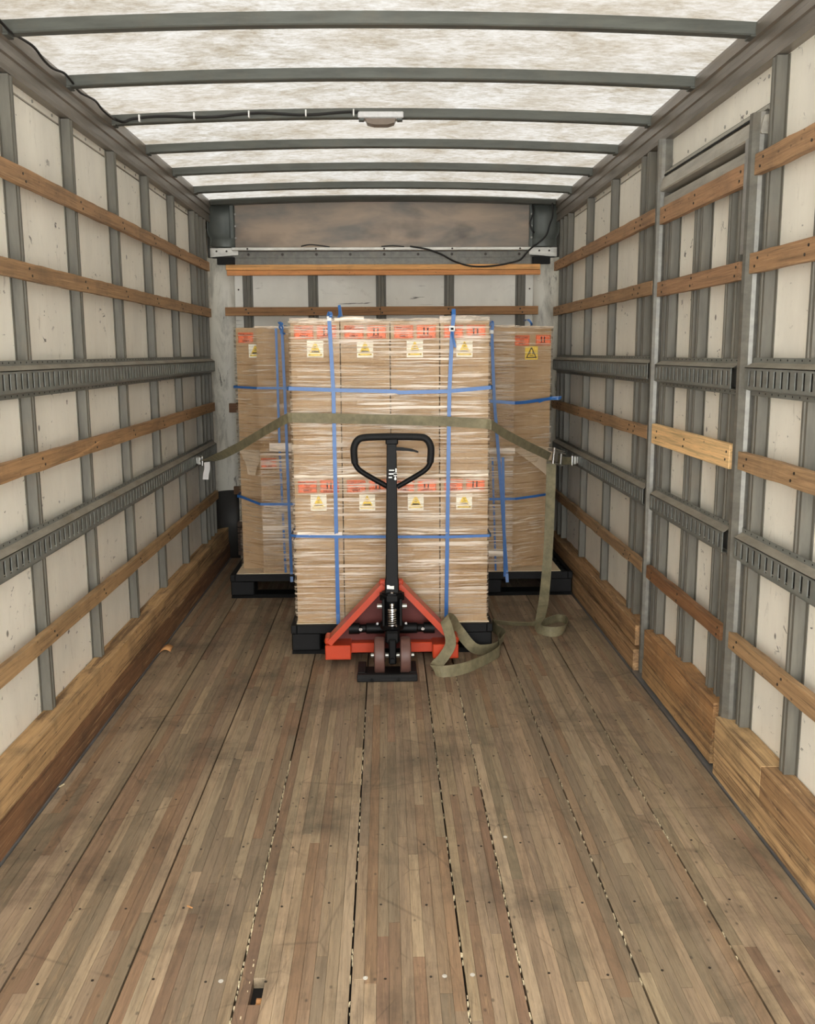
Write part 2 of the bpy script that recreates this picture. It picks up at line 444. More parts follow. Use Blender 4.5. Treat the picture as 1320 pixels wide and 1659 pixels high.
# long dark cracks: sunken filler strips
bm = B()
for y in (2.065, 2.37, 2.68, 3.0, 3.32, 3.64, 3.96, 4.28, 4.6, 4.92, 5.24):
    for a, b in zip(edges_x, edges_x[1:]):
        for t in (.27, .72):
            x = a+(b-a)*t+rnd(-.01, .01); cyl(bm, (x, y+rnd(-.012, .012), .0002), .0036, .0012, 'z', 8)
tag(obj('screw_heads', bm, 'screw_dark', floor), kind='stuff')
for x, y in ((-.408, 2.06), (-.061, 2.061), (.13, 2.062), (.198, 2.065), (.36, 2.72)):
    bm = B(); lathe(bm, (x, y, .0004), [(.0062, 0), (.0062, .0012), (.0028, .0014), (.0026, .0004)], 'z', 12)
    obj('floor_screw', bm, 'screw_bright', floor)
for s in (-1, 1):
    bm = B(); a, b = sorted((s*1.147, s*1.20)); box(bm, a, b, YE, YB, -.028, .002)
    c, d = sorted((s*1.1475, s*1.1515)); box(bm, c, d, YE, YB, .002, .006)
    obj('floor_edge_strip', bm, 'floor_edge_metal', floor)

# ------------------------------------------------------------------ shared wall pieces
def stud(side, yc, z0, z1, parent, hw=.021, face=XS, panel=XP, mat='stud_steel'):
    s = side; bm = B(); p, f = s*panel, s*face
    poly = [(p, yc-hw-.016), (p-s*.003, yc-hw-.016), (p-s*.003, yc-hw), (f, yc-hw+.002), (f, yc-.006), (f+s*.004, yc-.003), (f+s*.004, yc+.003),
            (f, yc+.006), (f, yc+hw-.002), (p-s*.003, yc+hw), (p-s*.003, yc+hw+.016), (p, yc+hw+.016)]
    prism(bm, poly, 'z', z0, z1)
    return obj('stud', bm, mat, parent)
T_OLD = [lin((164, 128, 90)), lin((154, 120, 84)), lin((168, 134, 96))]
def slat(side, y0, y1, z0, z1, parent, tint, x0=XS, x1=XF, mat='slat_wood', name='wooden_slat', screws=True, rough=0):
    s = side; bm = B(); a, b = sorted((s*x0, s*x1))
    if rough:
        # worn edge: many short sections with slightly different height
        n = max(2, int((y1-y0)/.05)); vr = []
        for i in range(n+1):
            y = y0+(y1-y0)*i/n; dz = noise.noise((y*6, z0*9, 3))*rough; e = noise.noise((y*9, z1*5, 8))*rough
            vr.append([bm.verts.new(q) for q in ((a, y, z0+dz), (b, y, z0+dz), (b, y, z1+e), (a, y, z1+e))])
        fs = []
        for i in range(n):
            for k in range(4): fs.append(bm.faces.new([vr[i][k], vr[i][(k+1) % 4], vr[i+1][(k+1) % 4], vr[i+1][k]]))
        fs += [bm.faces.new(vr[0][::-1]), bm.faces.new(vr[-1])]; paint(bm, fs, tint)
    else: box(bm, a, b, y0, y1, z0, z1, tint, .002)
    paint(bm, bm.faces, tint)
    o = obj(name, bm, mat, parent)
    return o
def screws_on(parent, pts, mat='screw_dark', r=.0045, name='screw_heads', axis='x'):
    bm = B()
    for p in pts: cyl(bm, p, r, .0035, axis, 8)
    return tag(obj(name, bm, mat, parent), kind='stuff')
def cargo_track(side, y0, y1, zt, parent):
    """horizontal logistic track: two drilled flanges, sloped ledges, face plate with upright slots; zt = top of upper flange"""
    s = side; X = lambda d: s*(XS-d)
    t = tag(obj('track_flange', _flange(s, y0, y1, zt), 'track_steel', parent), None)
    bm = B()                                               # dusty sloped ledge
    prism(bm, [(X(.003), zt-.016), (X(.030), zt-.031), (X(.030), zt-.034), (X(.003), zt-.019)], 'y', y0, y1)
    obj('ledge', bm, 'track_ledge', t)
    bm = B(); zf1, zf0 = zt-.031, zt-.101
    a, b = sorted((X(.0265), X(.030)))
    box(bm, a, b, y0, y1, zf1-.010, zf1); box(bm, a, b, y0, y1, zf0, zf0+.010)
    n = int((y1-y0)/.05); pad = ((y1-y0)-n*.05)/2; y = y0
    for i in range(n+1):
        ya = y0+pad+.05*i-.006 if i < n else y1
        ya = y0+pad+.05*(i+.5)-.009 if i < n else y1
        box(bm, a, b, y, ya, zf0+.010, zf1-.010); y = ya+.018
    prism(bm, [(X(.030), zf0), (X(.0265), zf0), (X(.002), zf0-.004), (X(.002), zf0-.007)], 'y', y0, y1)
    obj('slotted_face', bm, 'track_steel', t)
    bm = B(); c, d = sorted((X(.002), X(.005))); box(bm, c, d, y0+.002, y1-.002, zf0+.004, zf1-.004)
    obj('back_plate', bm, 'track_slot_shade', t)
    bm = B()
    for i in range(int((y1-y0)/.05)):
        for z in (zt-.007, zt-.113):
            cyl(bm, (X(.0032), y0+.02+i*.05, z), .0032, .001, 'x', 6)
    tag(obj('bolt_holes', bm, 'shadow_black', t), kind='stuff')
    return t
def _flange(s, y0, y1, zt):
    bm = B(); a, b = sorted((s*XS, s*(XS-.003)))
    box(bm, a, b, y0, y1, zt-.018, zt); box(bm, a, b, y0, y1, zt-.122, zt-.104)
    return bm
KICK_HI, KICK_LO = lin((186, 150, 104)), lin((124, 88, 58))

def top_rail(side, parent):
    s = side; bm = B()
    pr = [(1.245, 2.378), (1.200, 2.378), (1.1985, 2.396), (1.203, 2.400), (1.203, 2.428), (1.197, 2.433), (1.197, 2.452), (1.203, 2.458), (1.203, 2.474), (1.195, 2.480), (1.195, 2.512), (1.199, 2.5275), (1.245, 2.5275)]
    prism(bm, [(s*x, z) for x, z in pr], 'y', YE, YB)
    return obj('roof_side_rail', bm, 'rail_metal', parent)

# ------------------------------------------------------------------ left wall
wl = struct('wall_left')
SL = [-.30+.0, .295, .89, 1.485, 2.07, 2.665] + [3.262+.5965*k for k in range(6)]
SL[0:6] = [3.262-.5965*k for k in range(6, 0, -1)]
bm = B(); box(bm, -1.29, -1.245, YE, 6.95, -.03, 2.53); obj('outer_skin', bm, 'stud_steel', wl)
cuts = [YE] + [y for y in SL if y > YE] + [6.60, YB]
for a, b in zip(cuts, cuts[1:]):
    bm = B(); box(bm, -1.245, -XP+rnd(-.0008, .0008), a+.0015, b-.0015, -.02, 2.344); obj('wall_panel', bm, 'wall_paint', wl)
    bm = B(); box(bm, -1.245, -XP-.001, a+.0015, b-.0015, 2.353, 2.40); obj('upper_wall_panel', bm, 'wall_paint', wl)
for y in [v for v in SL if v > YE+.05] + [6.36, 6.50, 6.61]:
    stud(-1, y, .0, 2.375, wl, .021 if y < 6.3 else .014)
for (z0, z1, t, x0) in ((2.034, 2.090, 0, 0), (1.730, 1.786, 1, 0), (1.096, 1.154, 0, 0), (.484, .540, 2, 0)):
    slat(-1, YE, 6.58, z0, z1, wl, vary(T_OLD[t], .05), rough=.0035)
# long split along the third slat
bm = B(); prism(bm, [(3.42, 1.098), (3.55, 1.108), (3.78, 1.124), (3.90, 1.134), (3.80, 1.118), (3.60, 1.101)], 'x', -1.1785, -1.1735, lin((196, 152, 104))); obj('wood_splinter', bm, 'slat_wood', wl)
cargo_track(-1, YE, 6.60, 1.468, wl)
cargo_track(-1, YE, 6.55, .906, wl)
top_rail(-1, wl)
pts = []
for y in [YE+.1+.2*k for k in range(35)]: pts.append((-1.2345, y, 2.366))
screws_on(wl, pts, 'dull_zinc', .006, 'rivets')
pts = []
for z in (2.06, 1.758, 1.125, .512):
    for y in SL:
        if y > 1.8: pts += [(-XF+.0005, y-.01, z+.01), (-XF+.0005, y+.012, z-.012)]
screws_on(wl, pts)
bl = struct('baseboard_left')
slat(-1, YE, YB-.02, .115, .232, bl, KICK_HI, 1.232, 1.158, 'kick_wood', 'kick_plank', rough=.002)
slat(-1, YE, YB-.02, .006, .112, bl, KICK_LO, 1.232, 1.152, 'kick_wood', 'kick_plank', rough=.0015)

# ------------------------------------------------------------------ right wall (with the side door between two sections)
wr = struct('wall_right')
bm = B(); box(bm, 1.245, 1.29, YE, 3.06, -.03, 2.53); box(bm, 1.245, 1.29, 4.26, 6.95, -.03, 2.53); box(bm, 1.245, 1.29, 3.06, 4.26, 2.24, 2.53)
obj('outer_skin', bm, 'stud_steel', wr)
SR1 = [4.46, 4.56, 5.155, 5.76, 6.36, 6.50, 6.64]
SR0 = [3.055, 2.69, 2.09, 1.49, .89, .29]
cuts = [YE] + sorted(SR0)
cuts[-1] = 3.08
for a, b in zip(cuts, cuts[1:]):
    bm = B(); box(bm, XP+rnd(-.0008, .0008), 1.245, a+.0015, b-.0015, -.02, 2.40); obj('wall_panel', bm, 'wall_paint', wr)
for a, b in zip([4.26, 4.56, 5.155, 5.76, 6.42], [4.56, 5.155, 5.76, 6.42, YB]):
    bm = B(); box(bm, XP+rnd(-.0008, .0008), 1.245, a+.0015, b-.0015, -.02, 2.344); obj('wall_panel', bm, 'wall_paint', wr)
    bm = B(); box(bm, XP+.001, 1.245, a+.0015, b-.0015, 2.352, 2.40); obj('upper_wall_panel', bm, 'wall_paint', wr)
bm = B(); box(bm, XP, 1.245, 3.09, 4.27, 2.255, 2.40); obj('wall_panel', bm, 'wall_paint', wr)
for y in SR0 + SR1:
    stud(1, y, 0, 2.375, wr, .021 if y < 6.3 else .014)
screws_on(wr, [(1.2345, 3.345+.2085*k, 2.406) for k in range(5)] + [(1.2345, 3.36+.2095*k, 2.285) for k in range(5)] +
          [(1.2345, 3.14, 2.36), (1.2345, 3.18, 2.352)] + [(1.2345, y, 2.366) for y in (4.75, 4.95, 5.3, 5.5, 5.7, 5.95, 6.15)] +
          [(1.2345, y, 2.37) for y in (.5, .8, 1.1, 1.4, 1.7, 2.0, 2.3, 2.55, 2.85)], 'dull_zinc', .0065, 'rivets')
for (z0, z1, t) in ((2.040, 2.100, 0), (1.735, 1.795, 1), (1.098, 1.154, 2), (.478, .532, 2)):
    slat(1, 4.245, 6.72, z0, z1, wr, vary(T_OLD[t], .05), rough=.003 if z0 > 1.5 else .006)
    slat(1, YE, 3.125 if z0 < 1.5 else 3.112, z0-.003, z1+.002, wr, vary(T_OLD[t], .06), rough=.004)
cargo_track(1, 4.245, 6.65, 1.466, wr); cargo_track(1, 4.245, 6.6, .900, wr)
cargo_track(1, YE, 3.085, 1.466, wr); cargo_track(1, YE, 3.10, .900, wr)
top_rail(1, wr)
pts = []
for z in (2.07, 1.765, 1.126, .505):
    for y in SR0+SR1:
        if y > 1.8: pts += [(XF-.0005, y-.01, z+.012), (XF-.0005, y+.012, z-.012)]
screws_on(wr, pts)
# corner post between wall and door
bm = B()
prism(bm, [(1.245, 4.262), (1.208, 4.260), (1.204, 4.245), (1.184, 4.238), (1.176, 4.228), (1.178, 4.212), (1.190, 4.206), (1.204, 4.202), (1.245, 4.202)], 'z', 0, 2.38); obj('door_post', bm, 'header_frame', wr)
bm = B()
prism(bm, [(1.245, 3.105), (1.20, 3.105), (1.188, 3.11), (1.170, 3.128), (1.168, 3.150), (1.180, 3.152), (1.192, 3.165), (1.215, 3.168), (1.245, 3.168)], 'z', 0, 2.23); obj('door_post', bm, 'header_frame', wr)
br = struct('baseboard_right')
slat(1, 4.245, YB-.02, .128, .222, br, lin((160, 124, 84)), 1.232, 1.160, 'kick_wood', 'kick_plank', rough=.006)
slat(1, 4.250, YB-.02, .004, .104, br, lin((168, 132, 92)), 1.232, 1.155, 'kick_wood', 'kick_plank', rough=.004)
slat(1, YE, 3.135, .006, .108, br, lin((186, 152, 108)), 1.232, 1.152, 'kick_wood', 'kick_plank', rough=.003)
slat(1, 2.73, 3.135, .110, .218, br, lin((192, 158, 112)), 1.232, 1.152, 'kick_wood', 'kick_plank', rough=.004)
slat(1, YE, 2.728, .110, .216, br, lin((156, 122, 84)), 1.232, 1.1525, 'kick_wood', 'kick_plank', rough=.004)

# side door
dr = struct('door_1')
bm = B(); box(bm, 1.252, 1.29, 3.06, 4.26, -.03, 2.24); obj('outer_skin', bm, 'shadow_black', dr)
bm = B(); box(bm, XP, 1.25, 3.20, 4.165, .004, 2.14); obj('door_panel', bm, 'wall_paint', dr)
for y, hw in ((4.135, .018), (4.07, .018), (3.745, .02), (3.675, .016), (3.375, .018), (3.285, .020)):
    stud(1, y, .02, 2.13, dr, hw)
bm = B(); box(bm, 1.198, 1.21, 3.225, 4.18, 2.10, 2.135); obj('top_channel', bm, 'header_light', dr)
for (z0, z1, t, m, r) in ((2.022, 2.090, lin((168, 128, 92)), 'slat_wood', .002), (1.720, 1.780, lin((158, 120, 86)), 'slat_wood', .002),
                       (1.086, 1.172, lin((236, 196, 140)), 'pine_wood', 0), (.474, .528, lin((132, 92, 58)), 'slat_wood', .005)):
    slat(1, 3.205, 4.16, z0, z1, dr, t, mat=m, rough=r)
cargo_track(1, 3.21, 4.125, 1.462, dr); cargo_track(1, 3.21, 4.125, .896, dr)
slat(1, 3.205, 4.12, .108, .240, dr, lin((166, 124, 80)), 1.232, 1.168, 'kick_wood', 'kick_plank', rough=.004)
slat(1, 3.205, 4.12, .012, .106, dr, lin((178, 140, 94)), 1.232, 1.164, 'kick_wood', 'kick_plank', rough=.005)
pts = []
for z in (2.056, 1.75, 1.13, .5):
    for y in (3.23, 3.7, 4.08): pts += [(XF-.0005, y, z+.014), (XF-.0005, y+.01, z-.014)]
screws_on(dr, pts)
# door header: stepped track above the door
th = struct('trim_1')
bm = B()
prism(bm, [(1.245, 2.26), (1.224, 2.26), (1.222, 2.246), (1.205, 2.244), (1.203, 2.236), (1.222, 2.232), (1.222, 2.222), (1.196, 2.218), (1.190, 2.195), (1.186, 2.168), (1.190, 2.162), (1.232, 2.160), (1.245, 2.160)], 'y', 3.10, 4.27)
obj('door_header_track', bm, 'header_light', th)
bm = B(); box(bm, 1.224, 1.2275, 3.10, 4.27, 2.2575, 2.2615); box(bm, 1.2015, 1.2045, 3.12, 4.26, 2.2285, 2.2335); obj('header_seal', bm, 'shadow_black', th)
bm = B(); box(bm, 1.175, 1.195, 3.155, 3.20, 1.8, 2.165, None, .003); obj('header_bracket', bm, 'bright_metal', th)

# ------------------------------------------------------------------ roof
ce = struct('ceiling')
def roof_z(x): return 2.528 + .030*(1-(x/1.2)**2)
bm = B(); NX, NY = 30, 40; g = []
for j in range(NY+1):
    y = YE+(6.90-YE)*j/NY
    g.append([bm.verts.new((-1.235+2.47*i/NX, y, roof_z(-1.235+2.47*i/NX)+.002*noise.noise((i*.4, j*.9, 0)))) for i in range(NX+1)])
for j in range(NY):
    for i in range(NX): bm.faces.new([g[j][i], g[j][i+1], g[j+1][i+1], g[j+1][i]])
obj('roof_sheet', bm, 'roof_fibreglass', ce, smooth=True)
def bow(y, last=False):
    bm = B(); n = 24; th_ = .022; h = .040; rows = []
    for i in range(n+1):
        x = -1.202+2.404*i/n; z1 = roof_z(x)-.003; z0 = z1-h
        prof = [(y-th_, z0+.004), (y-th_+.004, z0), (y+th_-.004, z0), (y+th_, z0+.004), (y+th_, z1), (y-th_, z1)]
        rows.append([bm.verts.new((x, a, b)) for a, b in prof])
    for i in range(n):
        for k in range(6): bm.faces.new([rows[i][k], rows[i][(k+1) % 6], rows[i+1][(k+1) % 6], rows[i+1][k]])
    bm.faces.new(rows[0][::-1]); bm.faces.new(rows[-1])
    o = obj('roof_bow', bm, 'bow_steel', ce)
    bm = B()
    for s in (-1, 1):
        a, b = sorted((s*1.178, s*1.20)); box(bm, a, b, y-.027, y+.027, 2.480, 2.488, None, .002)
    obj('end_bracket', bm, 'bow_steel', o)
    return o
for k in range(-5, 6): bow(3.235+.604*k)
bm = B(); rows = []
for i in range(25):
    x = -1.19+2.38*i/24; z1 = roof_z(x)-.002
    rows.append([bm.verts.new(p) for p in ((x, 6.78, z1-.032), (x, 6.86, z1-.032), (x, 6.86, z1), (x, 6.76, z1), (x, 6.76, z1-.008))])
for i in range(24):
    for k in range(5): bm.faces.new([rows[i][k], rows[i][(k+1) % 5], rows[i+1][(k+1) % 5], rows[i+1][k]])
bm.faces.new(rows[0][::-1]); bm.faces.new(rows[-1])
obj('front_roof_rail', bm, 'bow_steel', ce)

# ------------------------------------------------------------------ bulkhead (far wall)
wb = struct('wall_back')
bm = B(); box(bm, -1.29, 1.29, 6.90, 6.95, -.03, 2.60); obj('outer_skin', bm, 'stud_steel', wb)
bm = B()
n = 24
for i in range(n):
    x0, x1 = -1.05+2.09*i/n, -1.05+2.09*(i+1)/n
    box(bm, x0, x1, 6.868, 6.895, 2.212, 2.53)
bmesh.ops.remove_doubles(bm, verts=bm.verts[:], dist=1e-5)
obj('header_panel', bm, 'stained_header', wb)
bm = B(); box(bm, -1.075, -1.045, 6.845, 6.87, 2.20, 2.53, None, .004); obj('header_upright', bm, 'dark_casting', wb)
bm = B(); box(bm, 1.02, 1.045, 6.845, 6.87, 2.20, 2.53, None, .004); obj('header_upright', bm, 'dark_casting', wb)
for s in (-1, 1):
    # rounded corner casting: quarter shell with a raised rib at the bottom
    bm = B(); rows = []
    for j, z in enumerate([2.215, 2.225, 2.26, 2.275, 2.285, 2.32, 2.42, 2.53]):
        off = [0, .012, .016, .010, 0, -.006, -.006, -.006][j]; row = []
        for i in range(11):
            a = i/10*math.pi/2; cxx = 1.21-.11; cyy = 6.86-.11
            r_ = .11-off; row.append(bm.verts.new((s*(cxx+r_*math.cos(a)), cyy+r_*math.sin(a), z)))
        row.append(bm.verts.new((s*1.04, 6.86-off, z)))
        rows.append(row)
    for a, b in zip(rows, rows[1:]):
        for k in range(len(a)-1): bm.faces.new([a[k], a[k+1], b[k+1], b[k]])
    o = obj('corner_casting', bm, 'dark_casting', wb, smooth=True)
    md = o.modifiers.new('thickness', 'SOLIDIFY'); md.thickness = .006
    bm = B()
    for z in (2.28, 2.36, 2.44, 2.515): cyl(bm, (s*1.035, 6.842, z), .007, .006, 'y', 10)
    tag(obj('rivets', bm, 'bright_metal', wb), kind='stuff')
    # painted curved corner below
    bm = B(); rows = []
    for z in (0, .3, .505, .9, 1.4, 1.9, 2.14):
        row = [bm.verts.new((s*1.238, 6.64, z))]
        for i in range(11):
            a = i/10*math.pi/2; row.append(bm.verts.new((s*(1.238-.13+.13*math.cos(a)), 6.72+.13*math.sin(a), z)))
        row.append(bm.verts.new((s*1.055, 6.855, z))); rows.append(row)
    for a, b in zip(rows, rows[1:]):
        for k in range(len(a)-1): bm.faces.new([a[k], a[k+1], b[k+1], b[k]])
    o = obj('corner_panel', bm, 'corner_paint', wb, smooth=True); md = o.modifiers.new('thickness', 'SOLIDIFY'); md.thickness = .004
    bm = B(); rows = []
    for z in (0.0, .505):
        row = [bm.verts.new((s*1.232, 6.64, z))]
        for i in range(11):
            a = i/10*math.pi/2; row.append(bm.verts.new((s*(1.238-.13+.124*math.cos(a)), 6.72+.124*math.sin(a), z)))
        row.append(bm.verts.new((s*1.075, 6.842, z))); rows.append(row)
    for k in range(len(rows[0])-1): bm.faces.new([rows[0][k], rows[0][k+1], rows[1][k+1], rows[1][k]])
    o = obj('corner_kick_plate', bm, 'black_patch', wb, smooth=True); md = o.modifiers.new('thickness', 'SOLIDIFY'); md.thickness = .003
    # bright gusset and dark slot under the casting
    bm = B(); a, b = sorted((s*1.215, s*1.02)); prism(bm, [(a, 2.212), (b, 2.212), (b, 2.165 if s < 0 else 2.15), (a+.0 if s < 0 else b-.03, 2.15), (a, 2.165)], 'y', 6.835, 6.845); obj('gusset', bm, 'white_trim', wb)
    bm = B(); a, b = sorted((s*1.20, s*1.045)); box(bm, a, b, 6.83, 6.852, 2.098, 2.150, None, .003); obj('recess', bm, 'shadow_black', wb)
bm = B(); box(bm, -1.06, 1.03, 6.80, 6.86, 2.192, 2.212, None, .003); obj('trim_ledge', bm, 'white_trim', wb)
bm = B(); box(bm, -1.06, 1.03, 6.845, 6.862, 2.150, 2.188); box(bm, -1.06, 1.03, 6.838, 6.85, 2.146, 2.152); obj('bolt_rail', bm, 'header_frame', wb)
bm = B(); box(bm, -1.055, 1.035, 6.850, 6.865, 2.09, 2.146); obj('lower_rail', bm, 'header_frame', wb)
screws_on(wb, [(-.95+.2375*k, 6.842, 2.168) for k in range(9)], 'screw_dark', .010, 'bolts', 'y')
screws_on(wb, [(-.95+.475*k, 6.799, 2.202) for k in range(5)] + [(-1.17, 6.833, 2.19), (-1.10, 6.833, 2.19), (1.09, 6.833, 2.19), (1.16, 6.833, 2.19)], 'screw_dark', .007, 'bolts', 'y')
xs = [-1.06, -.80, -.72+.0, -.25, .22, .70, 1.06]
cx_ = [-1.06, -.965, -.505, -.025, .458, .965, 1.06]
for a, b in zip(cx_, cx_[1:]):
    bm = B(); box(bm, a+.0015, b-.0015, 6.868, 6.895, 0, 2.09); obj('wall_panel', bm, 'wall_paint_back', wb)
for x in (-.965, -.505, -.025, .458, .965):
    bm = B(); prism(bm, [(x-.036, 6.868), (x-.036, 6.865), (x-.022, 6.865), (x-.020, 6.838), (x-.004, 6.838), (x-.002, 6.842), (x+.002, 6.842), (x+.004, 6.838), (x+.020, 6.838), (x+.022, 6.865), (x+.036, 6.865), (x+.036, 6.868)], 'z', 0, 2.09)
    obj('stud', bm, 'stud_steel', wb)
def bslat(x0, x1, z0, z1, tint, d=.034, name='wooden_slat', lab=None):
    bm = B(); box(bm, x0, x1, 6.838-d, 6.838, z0, z1, tint, .002); paint(bm, bm.faces, tint); o = obj(name, bm, 'slat_wood_across', wb)
    if lab: o['label'] = lab
bslat(-1.105, 1.095, 2.060, 2.096, lin((232, 172, 106)), lab='fresh orange pine slat, upper half')
bslat(-1.10, 1.097, 2.024, 2.058, lin((214, 146, 88)), .031, lab='fresh orange pine slat, lower half')
bslat(-1.12, -.03, 1.748, 1.806, lin((158, 116, 76)))
bslat(-.028, 1.085, 1.750, 1.808, lin((166, 122, 80)))
bslat(-1.118, 1.085, 1.07, 1.135, lin((120, 84, 58)))
bslat(-1.105, 1.085, .478, .535, lin((110, 80, 56)))
screws_on(wb, [(x+dx, 6.8025, z) for x in (-.965, -.505, -.025, .458, .965) for dx, z in ((-.008, 1.79), (.008, 1.765))] + [(-1.03, 6.86, 1.93), (1.03, 6.86, 1.93)], 'screw_dark', .006, 'bolts', 'y')
for i in range(6):                         # narrow stacked boards low in the left corner
    bm = B(); z = .03+i*.042; box(bm, -1.085, -.93, 6.79, 6.838, z, z+.036, lin((82, 64, 52)), .002); paint(bm, bm.faces, lin((82, 64, 52))); obj('low_board', bm, 'slat_wood_across', wb)

# ------------------------------------------------------------------ dome lamp and cables
lamp = tag(empty('ceiling_lamp', (-.011, 4.443, 2.516)), 'small white cargo lamp with dark lens screwed to the third roof bow', 'lamp')
bm = B(); box(bm, -.101, .101, -.038, -.022, -.004, .022, None, .003); box(bm, -.095, .095, -.03, .03, -.006, .0, None, .002); obj('housing', bm, 'lamp_housing', lamp)
bm = B(); prism(bm, [(-.068, -.006), (.068, -.006), (.060, -.024), (.03, -.032), (-.03, -.032), (-.060, -.024)], 'y', -.032, .03); obj('lens', bm, 'lamp_lens', lamp)
for s in (-1, 1):
    bm = B(); box(bm, s*.085-.012, s*.085+.012, -.03, .0, -.016, -.004, None, .002); obj('mounting_ear', bm, 'dark_casting', lamp)

def cable(name, pts, r, label, k=6, n=8):
    bm = B(); tube(bm, spline(pts, k), r, n); return tag(obj(name, bm, 'cable_black', smooth=True), label, 'cable')
pts = []
for i in range(16):
    t = i/15; pts.append((-1.168-.004*math.sin(i*2.1), 2.9+t*1.5, 2.494+.008*math.sin(i*1.7)))
cab = cable('power_cable', pts, .0045, 'black cable running along the top edge of the left wall')
pts = [(-1.165, 4.36, 2.495), (-1.14, 4.405, 2.492)] + [(-1.10+.09*i, 4.412, roof_z(-1.10+.09*i)-.026+.006*math.sin(i*1.3)) for i in range(12)] + [(-.14, 4.405, 2.53)]
c2 = cable('lamp_cable', pts, .006, 'black cable strung under the third roof bow to the white lamp')
bm = B()
for x in (-1.07, -.83, -.59, -.34, -.13): box(bm, x-.003, x+.003, 4.398, 4.414, roof_z(x)-.040, roof_z(x)-.012)
tag(obj('cable_tie', bm, 'white_plastic', c2), kind='stuff')
c3 = cable('corner_cable', [(1.165, 6.78, 2.52), (1.168, 6.77, 2.42), (1.15, 6.775, 2.36), (1.13, 6.79, 2.29), (1.08, 6.80, 2.24), (1.03, 6.79, 2.205), (.99, 6.785, 2.165), (.97, 6.80, 2.14), (.93, 6.80, 2.115), (.78, 6.80, 2.085), (.62, 6.795, 2.08), (.50, 6.79, 2.11), (.40, 6.785, 2.16), (.30, 6.78, 2.195), (.18, 6.79, 2.216)], .006, 'black cable drooping from the far right roof corner over the pine slat')
cable('bracket_cable', [(1.035, 6.83, 2.5), (1.04, 6.82, 2.44), (1.02, 6.82, 2.38), (1.035, 6.82, 2.33), (1.05, 6.825, 2.31)], .006, 'short black cable on the right edge of the stained header', 5)
for pts_, lab in (([(-.58, 6.83, 2.222), (-.52, 6.82, 2.232), (-.45, 6.82, 2.226), (-.38, 6.83, 2.217)], 'short black wire end lying on the left part of the white ledge'),
                  ([(-.02, 6.82, 2.219), (.06, 6.82, 2.224), (.14, 6.83, 2.218)], 'short black wire end lying at the middle of the white ledge')):
    cable('wire_scrap', pts_, .004, lab, 4, 6)

# ------------------------------------------------------------------ pallets
def pallet(x0, x1, y0, y1, label):
    t = tag(empty('plastic_pallet', ((x0+x1)/2, y0, 0)), label, 'pallet', 'black plastic pallets under the boxes')
    W = (x1-x0)/2; D = y1-y0
    bm = B()
    for i in range(9):
        y = .055+(D-.11)*i/8; box(bm, -W+.03, W-.03, y-.028, y+.028, .112, .138)
    for i in range(6):
        x = -W+.05+(2*W-.1)*i/5; box(bm, x-.012, x+.012, .03, D-.03, .106, .136)
    obj('deck', bm, 'black_plastic', t)
    bm = B()
    for a in (-W, W-.03): box(bm, a, a+.03, 0, D, .104, .148, None, .004)
    for b in (0, D-.03): box(bm, -W+.03, W-.03, b, b+.03, .104, .148, None, .003)
    for k in range(11):                                 # cast pockets along the front lip
        x = -W+.06+(2*W-.12)*k/10; box(bm, x-.018, x+.018, .032, .048, .138, .1475)
    obj('rim', bm, 'black_plastic', t)
    for x in (-W+.075, 0, W-.075):
        for y in (.08, D/2, D-.08):
            bm = B(); prism(bm, [(x-.072, y-.078), (x+.072, y-.078), (x+.072, y+.078), (x-.072, y+.078)], 'z', .016, .106)
            bmesh.ops.bevel(bm, geom=[e for e in bm.edges], offset=.006, segments=1, affect='EDGES'); obj('block', bm, 'black_plastic', t)
    for y in (.08, D/2, D-.08):
        bm = B(); prism(bm, [(y-.08, 0), (y+.08, 0), (y+.06, .018), (y-.06, .018)], 'x', -W+.004, W-.004); obj('runner', bm, 'black_plastic', t)
    return t
pallet(-.482, .527, 4.56, 5.60, 'black plastic pallet in front, with the orange jack pushed against it')
pallet(-.962, .068, 5.67, 6.74, 'black plastic pallet at the back beside the left wall')
pallet(.122, 1.148, 5.67, 6.74, 'black plastic pallet at the back beside the right wall')
def sheet(name, x0, x1, y0, y1, z, label, mat='slip_sheet'):
    bm = B(); box(bm, x0, x1, y0, y1, z, z+.003); return tag(obj(name, bm, mat), label, 'cardboard sheet', 'cardboard sheets under the loads')
sheet('slip_sheet', -.455, .51, 4.585, 5.57, .148, 'pale cardboard sheet under the front load of boxes')
sheet('slip_sheet', -.925, .05, 5.685, 6.70, .148, 'pale cardboard sheet under the back left load')
sheet('slip_sheet', .14, 1.075, 5.685, 6.70, .148, 'pale cardboard sheet under the back right load')

